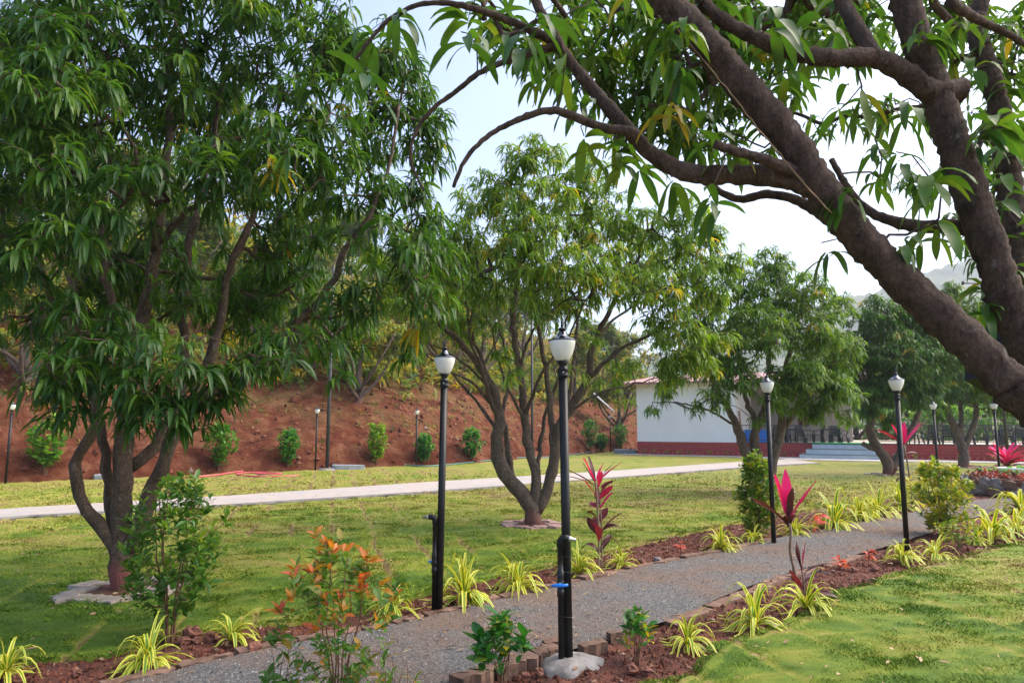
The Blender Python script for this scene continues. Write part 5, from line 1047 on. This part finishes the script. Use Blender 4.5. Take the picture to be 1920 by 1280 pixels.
# railing
RAIL = mat('rail_metal', (.03, .035, .04), (.05, .055, .06), 8, .5, 0)
def railing(s0, s1, t_, label, h=.95, n=None, z=ZT):
    t = thing('railing', label, 'railing', W3(s0, t_, z), 'metal railings of the terrace'); og = W3(s0, t_, z)
    b = MB(); 
    for zz in (.14, h): b.tube([W3(s0, t_, z + zz), W3(s1, t_, z + zz)], .02, 6)
    b.build('rail', RAIL, t, og)
    b = MB(); m = int((s1 - s0) / .16)
    for k in range(m + 1): b.tube([W3(s0 + (s1 - s0) * k / m, t_, z + .14), W3(s0 + (s1 - s0) * k / m, t_, z + h)], .009 if k % 9 else .022, 5)
    b.build('bars', RAIL, t, og)
railing(5.9, 9.5, .06, 'metal railing on the terrace edge left of the steps'); railing(12.5, 25.8, .06, 'metal railing on terrace edge right of the steps'); railing(11.4, 26, 10.6, 'brownish metal fence along the back of terrace', 1.3)
hdg = MB(); n = 900; C = np.array([W3(11.5 + 15 * rng.random(), 11.6 + 1.6 * rng.random(), .3 + 2.6 * rng.random() ** .8) for _ in range(n)])
whorls(hdg, C, np.tile([0., 0, 1.], (n, 1)) + .4 * rng.normal(size=(n, 3)), 10, .34, .06, tint=(.1, .9), K=2, mid=False, prof=OVATE, th=(30, 95)); og = W3(19, 12.4, 0)
hg = thing('hedge', 'bright green leafy hedge behind the back fence of terrace', 'hedge', og); hdg.build('leaves', BRIGHTL, hg, og)
MB().tube([(0, 0, -.2), (0, 0, 1.5)], .06, 6).build('stems', STEM, hg)
# furniture: black plastic chairs and tables
PLAST = mat('black_plastic', (.016, .018, .024), (.022, .024, .032), 5, .4, 0)
def chair_model(label):
    t = thing('plastic_chair', label, 'chair', (0, 0, 0), 'black plastic chairs on the terrace')
    MB().box((0, 0, .43), (.46, .45, .03)).box((0, -.225, .40), (.46, .02, .06)).build('seat', PLAST, t, smooth=False)
    b = MB()
    for x in (-.21, .21): b.tube([(x, .20, .43), (x, .25, .65), (x * .95, .30, .88)], .03, 6)
    for k in range(6): b.box((0, .226 + .016 * k, .50 + .065 * k), (.40, .02, .05))
    b.box((0, .305, .89), (.42, .025, .05)); b.build('backrest', PLAST, t, smooth=False)
    for sx in (-1, 1):
        MB().tube([(sx * .23, -.22, .66), (sx * .24, 0, .67), (sx * .23, .25, .64)], .02, 6).build('armrest', PLAST, t)
        for sy in (-1, 1):
            MB().tube([(sx * .21, sy * .2, .45), (sx * .25, sy * .25, 0)], [.05, .036], 6).tube([(sx * .23, -.22, .66), (sx * .22, -.2, .44)] if sy < 0 else [(sx * .21, .2, .45), (sx * .22, .22, .42)], .018, 6).build('leg', PLAST, t)
    return t
def table_model(label):
    t = thing('plastic_table', label, 'table', (0, 0, 0), 'black plastic tables on the terrace')
    MB().box((0, 0, .735), (1.05, .85, .03)).box((0, 0, .70), (.95, .75, .05)).build('tabletop', PLAST, t, smooth=False)
    for sx in (-1, 1):
        for sy in (-1, 1): MB().tube([(sx * .44, sy * .34, .70), (sx * .47, sy * .37, 0)], [.07, .05], 8).build('leg', PLAST, t)
    return t
FZ = ZT + .006; ang = math.atan2(E[1], E[0]); ch = tb = None
CH = [(7.6, 1.5, 200, 'black plastic chair nearest the blue drum'), (8.1, .9, 170, 'black plastic chair facing the first table behind the left railing'), (8.8, 2.1, 20, 'black plastic chair on far side of the first table'), (9.3, 1.0, 95, 'black plastic chair with its back to the steps, left one'),
      (9.8, 1.1, -80, 'black plastic chair at top of the steps turned left'), (10.5, 2.3, 10, 'black plastic chair on the far side of table above the steps'), (11.0, 1.4, -95, 'rightmost black chair above the steps, back to the right'), (10.7, .9, 175, 'black plastic chair with yellow-edged back above the steps'),
      (14.4, 2.0, 60, 'black plastic chair behind the bend lamp post'), (15.1, 1.0, 180, 'black plastic chair left of the pale forked trunk near railing'), (15.8, 2.1, 0, 'black plastic chair left of pale forked trunk at back'), (16.6, 1.3, -90, 'black plastic chair behind the pale forked trunk'),
      (17.6, 1.4, 90, 'black plastic chair right of pale forked trunk'), (18.3, 2.2, 10, 'black plastic chair behind the purple cordyline at back'), (18.6, .8, 185, 'black plastic chair behind the purple cordyline at railing'), (19.2, 1.5, -90, 'black plastic chair farthest right, under the leaning limb')]
for s, t_, a, lab in CH:
    if ch is None: ch = chair_model(lab); ch.location = W3(s, t_, FZ); ch.rotation_euler = (0, 0, ang + R(a))
    else: dup(ch, W3(s, t_, FZ), ang + R(a), lab)
for s, t_, lab in [(8.6, 1.4, 'black plastic table left of the steps behind the railing'), (10.4, 1.6, 'black plastic table right above the steps'), (15.6, 1.5, 'black plastic table left of pale forked trunk'), (18.4, 1.5, 'black plastic table at far right of the terrace')]:
    if tb is None: tb = table_model(lab); tb.location = W3(s, t_, FZ); tb.rotation_euler = (0, 0, ang)
    else: dup(tb, W3(s, t_, FZ), ang, lab)
dr = thing('plastic_drum', 'blue plastic drum box standing on the terrace beside the white wall', 'drum', W3(6.6, 1.3, FZ))
b = MB(); n = 4; pts = [(-.62, -.35), (.62, -.35), (.62, .35), (-.62, .35)]
b.prism(pts, 0, .62).prism([(x * 1.04, y * 1.06) for x, y in pts], .62, .70); b.build('body', BLUE, dr, smooth=False)
for k in range(4): MB().box((-.45 + .3 * k, -.36, .3), (.05, .03, .5)).build('rib', BLUE, dr, smooth=False)
dr.rotation_euler = (0, 0, ang)
lb_ = thing('leaning_board', 'brown plank leaning on the end of the white wall', 'plank', W3(5.95, .5, FZ)); MB().tube([(0, 0, 0), (-.12, .1, 1.75)], .06, 4).build('board', mat('brown_board', (.30, .18, .10), (.38, .25, .15), 8, .8, .2), lb_)
cu = thing('hanging_cloth', 'dark maroon cloth hung by the tables left of the steps', 'cloth', W3(8.9, 3.0, FZ)); V = np.array([[(x, .05 * math.sin(x * 20), z) for x in np.linspace(-.3, .3, 12)] for z in (.9, 1.2, 1.5)]); MB().grid(V).build('cloth', mat('maroon_cloth', (.10, .012, .025), None, 8, .9, .2), cu); MB().tube([(0, .06, 0), (0, .06, 1.55)], .02, 6).build('pole', RAIL, cu)
# apron pavement
APRON = mat('apron_concrete', (.34, .32, .31), (.44, .42, .40), 2, .85, .1)
ap = MB(); n = 60; s_ = np.linspace(-.8, 27, n); wd_ = np.interp(s_, [-.8, 5, 8.0, 9.3, 13.0, 14.5, 27], [1.1, 1.4, 2.4, 3.2, 2.9, 2.1, 2.1])
ap.grid(np.array([[W3(s, .1, .06), W3(s, -w, .06), W3(s, -w - .02, -.2)] for s, w in zip(s_, wd_)])); tag(ap.build('pavement', APRON, smooth=False), kind='structure')
# second house with a pink roof behind the trees at right
hs_ = thing('house', 'distant house with a pink roof glimpsed between the trees at far right', 'house', (*P(1890, 798, 62)[:2], 0))
MB().box((0, 0, 3), (11, 8, 6.6)).build('wall', CREAMW, hs_, smooth=False)
MB().add([(-6.2, -4.8, 6.1), (6.2, -4.8, 6.1), (6.2, 0, 8.3), (-6.2, 0, 8.3), (6.2, 4.8, 6.1), (-6.2, 4.8, 6.1)], [[0, 1, 2, 3], [3, 2, 4, 5], [0, 5, 4, 1]], [[0, 3, 5], [1, 4, 2]]).build('roof', PINKR, hs_, smooth=False)
for x in (-3, 0, 3):
    w_ = MB().box((x, -4.03, 4.2), (1.2, .1, 1.3)).build('window', mat('dark_glass', (.03, .035, .04), None, 5, .15, 0) if x == -3 else bpy.data.materials['dark_glass'], hs_, smooth=False)

# ------------------------------------------------------------------ stone bed with red plants and a white planter
cb = P(1908, 900, 17.4); cb[2] = 0; RB = 1.12
sb = thing('stone_flower_bed', 'round raised flower bed full of red-leaved plants at right edge', 'flower bed', cb)
MB().lathe([(RB, -.1), (RB - .02, .36), (RB * .6, .42), (0, .46)], sides=30).build('soil', SOIL, sb)
C = np.array([[r * math.cos(a), r * math.sin(a), .46 + .10 * rng.random()] for r, a in zip(RB * .92 * rng.random(170) ** .5, rng.random(170) * 6.28)])
l = MB(); whorls(l, C, np.tile([0., 0, 1.], (len(C), 1)) + .3 * rng.normal(size=(len(C), 3)), 9, .10, .026, tint=(.3, 1), ytint=.05, K=3, prof=OVATE, th=(30, 90)); l.build('red_plants', REDL, sb)
l = MB(); C2 = C[::14] + [0, 0, .06]; whorls(l, C2, np.tile([0., 0, 1.], (len(C2), 1)), 9, .13, .03, tint=(.1, .9), K=3, prof=OVATE); l.build('green_plants', GREENL, sb)
def bigrock(a, z, s, k):
    n1, n2 = 6, 9
    V = np.array([[[math.sin(i * math.pi / n1) * math.cos(j * 2 * math.pi / n2), math.sin(i * math.pi / n1) * math.sin(j * 2 * math.pi / n2), math.cos(i * math.pi / n1)] for j in range(n2 + 1)] for i in range(n1 + 1)])
    D = 1 + .20 * rng.normal(size=(n1 + 1, n2 + 1)); D[:, -1] = D[:, 0]; D[0] = D[0, 0]; D[-1] = D[-1, 0]
    V = V * D[..., None] * s * np.array([1, .6, 1.0]); o = MB().grid(V).build('stone', STONEG if k % 3 else EDGE, smooth=False)
    o.location = (cb[0] + (RB + .05) * math.cos(a), cb[1] + (RB + .05) * math.sin(a), z); o.rotation_euler = (rng.normal() * .2, rng.normal() * .3, a + 1.57); tag(o, 'rough stone in the ring wall of the round flower bed', 'stone', 'stones round the flower bed')
for k in range(52): bigrock(k * 6.283 / 26 + .05 * rng.normal() + (.12 if k >= 26 else 0), .08 + .03 * rng.random() + (.20 if k >= 26 else 0), .135 + .03 * rng.random(), k)
wp = P(1908, 893, 19.4); t = thing('planter', 'white ribbed planter pot standing behind the red-leaved flower bed', 'planter', (wp[0], wp[1], .0))
WHITEP = mat('white_planter', (.68, .70, .70), (.75, .77, .77), 5, .5, .1)
MB().lathe([(0, 0), (.34, 0), (.36, .25), (.40, .27), (.41, .30), (.39, .32), (.41, .34), (.42, .38), (.40, .40), (.42, .42), (.43, .47), (.46, .49), (.46, .54), (.42, .54), (.40, .47), (0, .46)], sides=26).build('pot', WHITEP, t)
l = MB(); C = np.array([[.25 * math.cos(a), .25 * math.sin(a), .55] for a in np.arange(8) * .8]); whorls(l, C, np.tile([0., 0, 1.], (8, 1)), 8, .14, .03, tint=(0, 1), K=3, prof=OVATE); l.build('plant', GREENL, t)

# ------------------------------------------------------------------ hoses, slabs, wires
def hose(pts, r, m, lab):
    p = smooth([G(a, b_) + [0, 0, .04 + z] for a, b_, z in pts], .25); tag(MB().tube(p, r, 7).build('hose', m), lab, 'hose', 'garden hoses at the slope foot')
hose([(190, 846, 1.0), (215, 868, .7), (258, 884, .25), (310, 897, .02), (380, 896, .02), (450, 888, .05), (530, 879, .12), (590, 873, .14), (640, 868, .16)], .028, REDH, 'long pink-red hose lying along the foot of the red slope')
hose([(640, 868, .16), (675, 864, .2), (710, 866, .18), (750, 873, .06), (800, 877, .03), (880, 870, .04), (960, 862, .05), (1040, 858, .03), (1090, 853, .06), (1130, 848, .12), (1165, 842, .25), (1192, 836, .4)], .028, TEALH, 'teal hose joined to the red one, running toward the white building')
cp_ = [(428 + 66 + 68 * math.cos(a) * (1 - .04 * k), 891 + 5.2 * math.sin(a) * (1 - .05 * k), .02 * k) for k, a in enumerate(np.linspace(.2, 12.2, 26))]
hose([(a, b_, min(z * .1, .06)) for a, b_, z in cp_], .026, REDH, 'coil of red hose lying on grass before the oval green bush')
def slabstone(px, py, sz, rz, lab, m=None):
    c = G(px, py); b = MB(); x, y, z = sz
    n = 12; a = np.arange(n) * 6.283 / n; prof = np.c_[np.sign(np.cos(a)) * np.abs(np.cos(a)) ** .4 * x / 2, np.sign(np.sin(a)) * np.abs(np.sin(a)) ** .4 * y / 2] * (1 + .04 * rng.normal(size=(n, 1)))
    b.prism(prof, -.05, z); o = b.build('stone_slab', m or CONC, smooth=False); o.location = (c[0], c[1], 0); o.rotation_euler = (.02, .03, rz); tag(o, lab, 'stone slab', 'stone slabs at the slope foot')
STG = mat('blue_grey_stone', (.19, .21, .23), (.30, .32, .34), 6, .9, .4)
slabstone(652, 881, (1.25, .45, .20), R(20), 'long grey stone slab right of the tall grey pole', STG); slabstone(677, 874, (.45, .3, .26), R(10), 'brownish block behind the long grey slab', EDGE); slabstone(695, 873, (.45, .3, .28), R(10), 'brownish block left of brightest bush', EDGE)
slabstone(200, 899, (.7, .5, .16), R(15), 'grey slab behind the curved stem of largest mango tree', STG); slabstone(1172, 850, (1.4, .7, .25), R(-20), 'grey slab on the ground at white building corner', STG); slabstone(1010, 859, (.9, .5, .08), R(20), 'flat concrete patch at foot of second tall pole', CONC)
def wire(a, b_, sag, r, lab):
    t = np.linspace(0, 1, 24)[:, None]; p = a * (1 - t) + b_ * t; p[:, 2] -= sag * 4 * (t * (1 - t))[:, 0]
    tag(MB().tube(p, r, 4).build('overhead_wire', GREYMET), lab, 'wire', 'thin wires strung between trees')
wire(P(300, 420, 7.4), P(905, 590, 11.0), .12, .004, 'thin dark wire strung from largest mango tree toward the middle one'); wire(P(740, 605, 11.0), P(1090, 590, 11.2), .08, .003, 'thin pale wire crossing in front of the middle mango crown')
pp = thing('leaning_pipe', 'white pipe leaning on the bank left of the white building', 'pipe', P(1152, 772, 45)); q0 = P(1152, 772, 45); MB().tube([P(1113, 737, 46.5) - q0, P(1152, 772, 45) - q0], .05, 8).build('pipe', PIPEW, pp)
# black loudspeaker tied to the near trunk
sp_ = P(1880, 668, 2.95); t = thing('loudspeaker', 'black loudspeaker box fixed behind the near mango trunk at right', 'loudspeaker', sp_); t.rotation_euler = (R(-8), R(20), R(25))
b = MB(); b.prism([(-.085, -.09), (.085, -.09), (.10, -.05), (.10, .10), (-.10, .10), (-.10, -.05)], -.135, .135); cbo = b.build('cabinet', BLACK, t, smooth=False)
MB().box((0, -.093, 0), (.15, .006, .24)).build('grille', GREYMET, cbo, smooth=False); MB().tube([(0, .10, 0), (.06, .16, 0), (.10, .2, .02)], .012, 8).build('bracket', BLACK, t)
# street lamp arm over the trees at right
q = P(1842, 531, 26); t = thing('street_light', 'grey street light arm reaching out behind the near trunk at right', 'street light', (q[0] + .4, q[1], 0)); z0 = q[2]
MB().lathe([(0, -.2), (.06, -.2), (.05, z0), (0, z0)], sides=10).build('pole', GREYMET, t); MB().tube([(0, 0, z0 - .02), (-1.15, 0, z0)], .022, 8).build('arm', GREYMET, t); MB().box((-1.16, 0, z0), (.03, .12, .13)).build('bracket', GREYMET, t, smooth=False)

# ------------------------------------------------------------------ air
hz = MB(); hz.box((0, 560, 148), (2600, 1200, 299)); ho = hz.build('haze', mat('haze_air', (1, 1, 1), None, 1, 1, 0), smooth=False); tag(ho, kind='stuff')
hm_ = ho.data.materials[0]; nt = hm_.node_tree; nt.nodes.clear(); out = nt.nodes.new('ShaderNodeOutputMaterial'); pv = nt.nodes.new('ShaderNodeVolumePrincipled')
pv.inputs['Color'].default_value = (.86, .92, 1, 1); pv.inputs['Density'].default_value = .00055; pv.inputs['Anisotropy'].default_value = .3
nt.links.new(pv.outputs[0], out.inputs['Volume'])
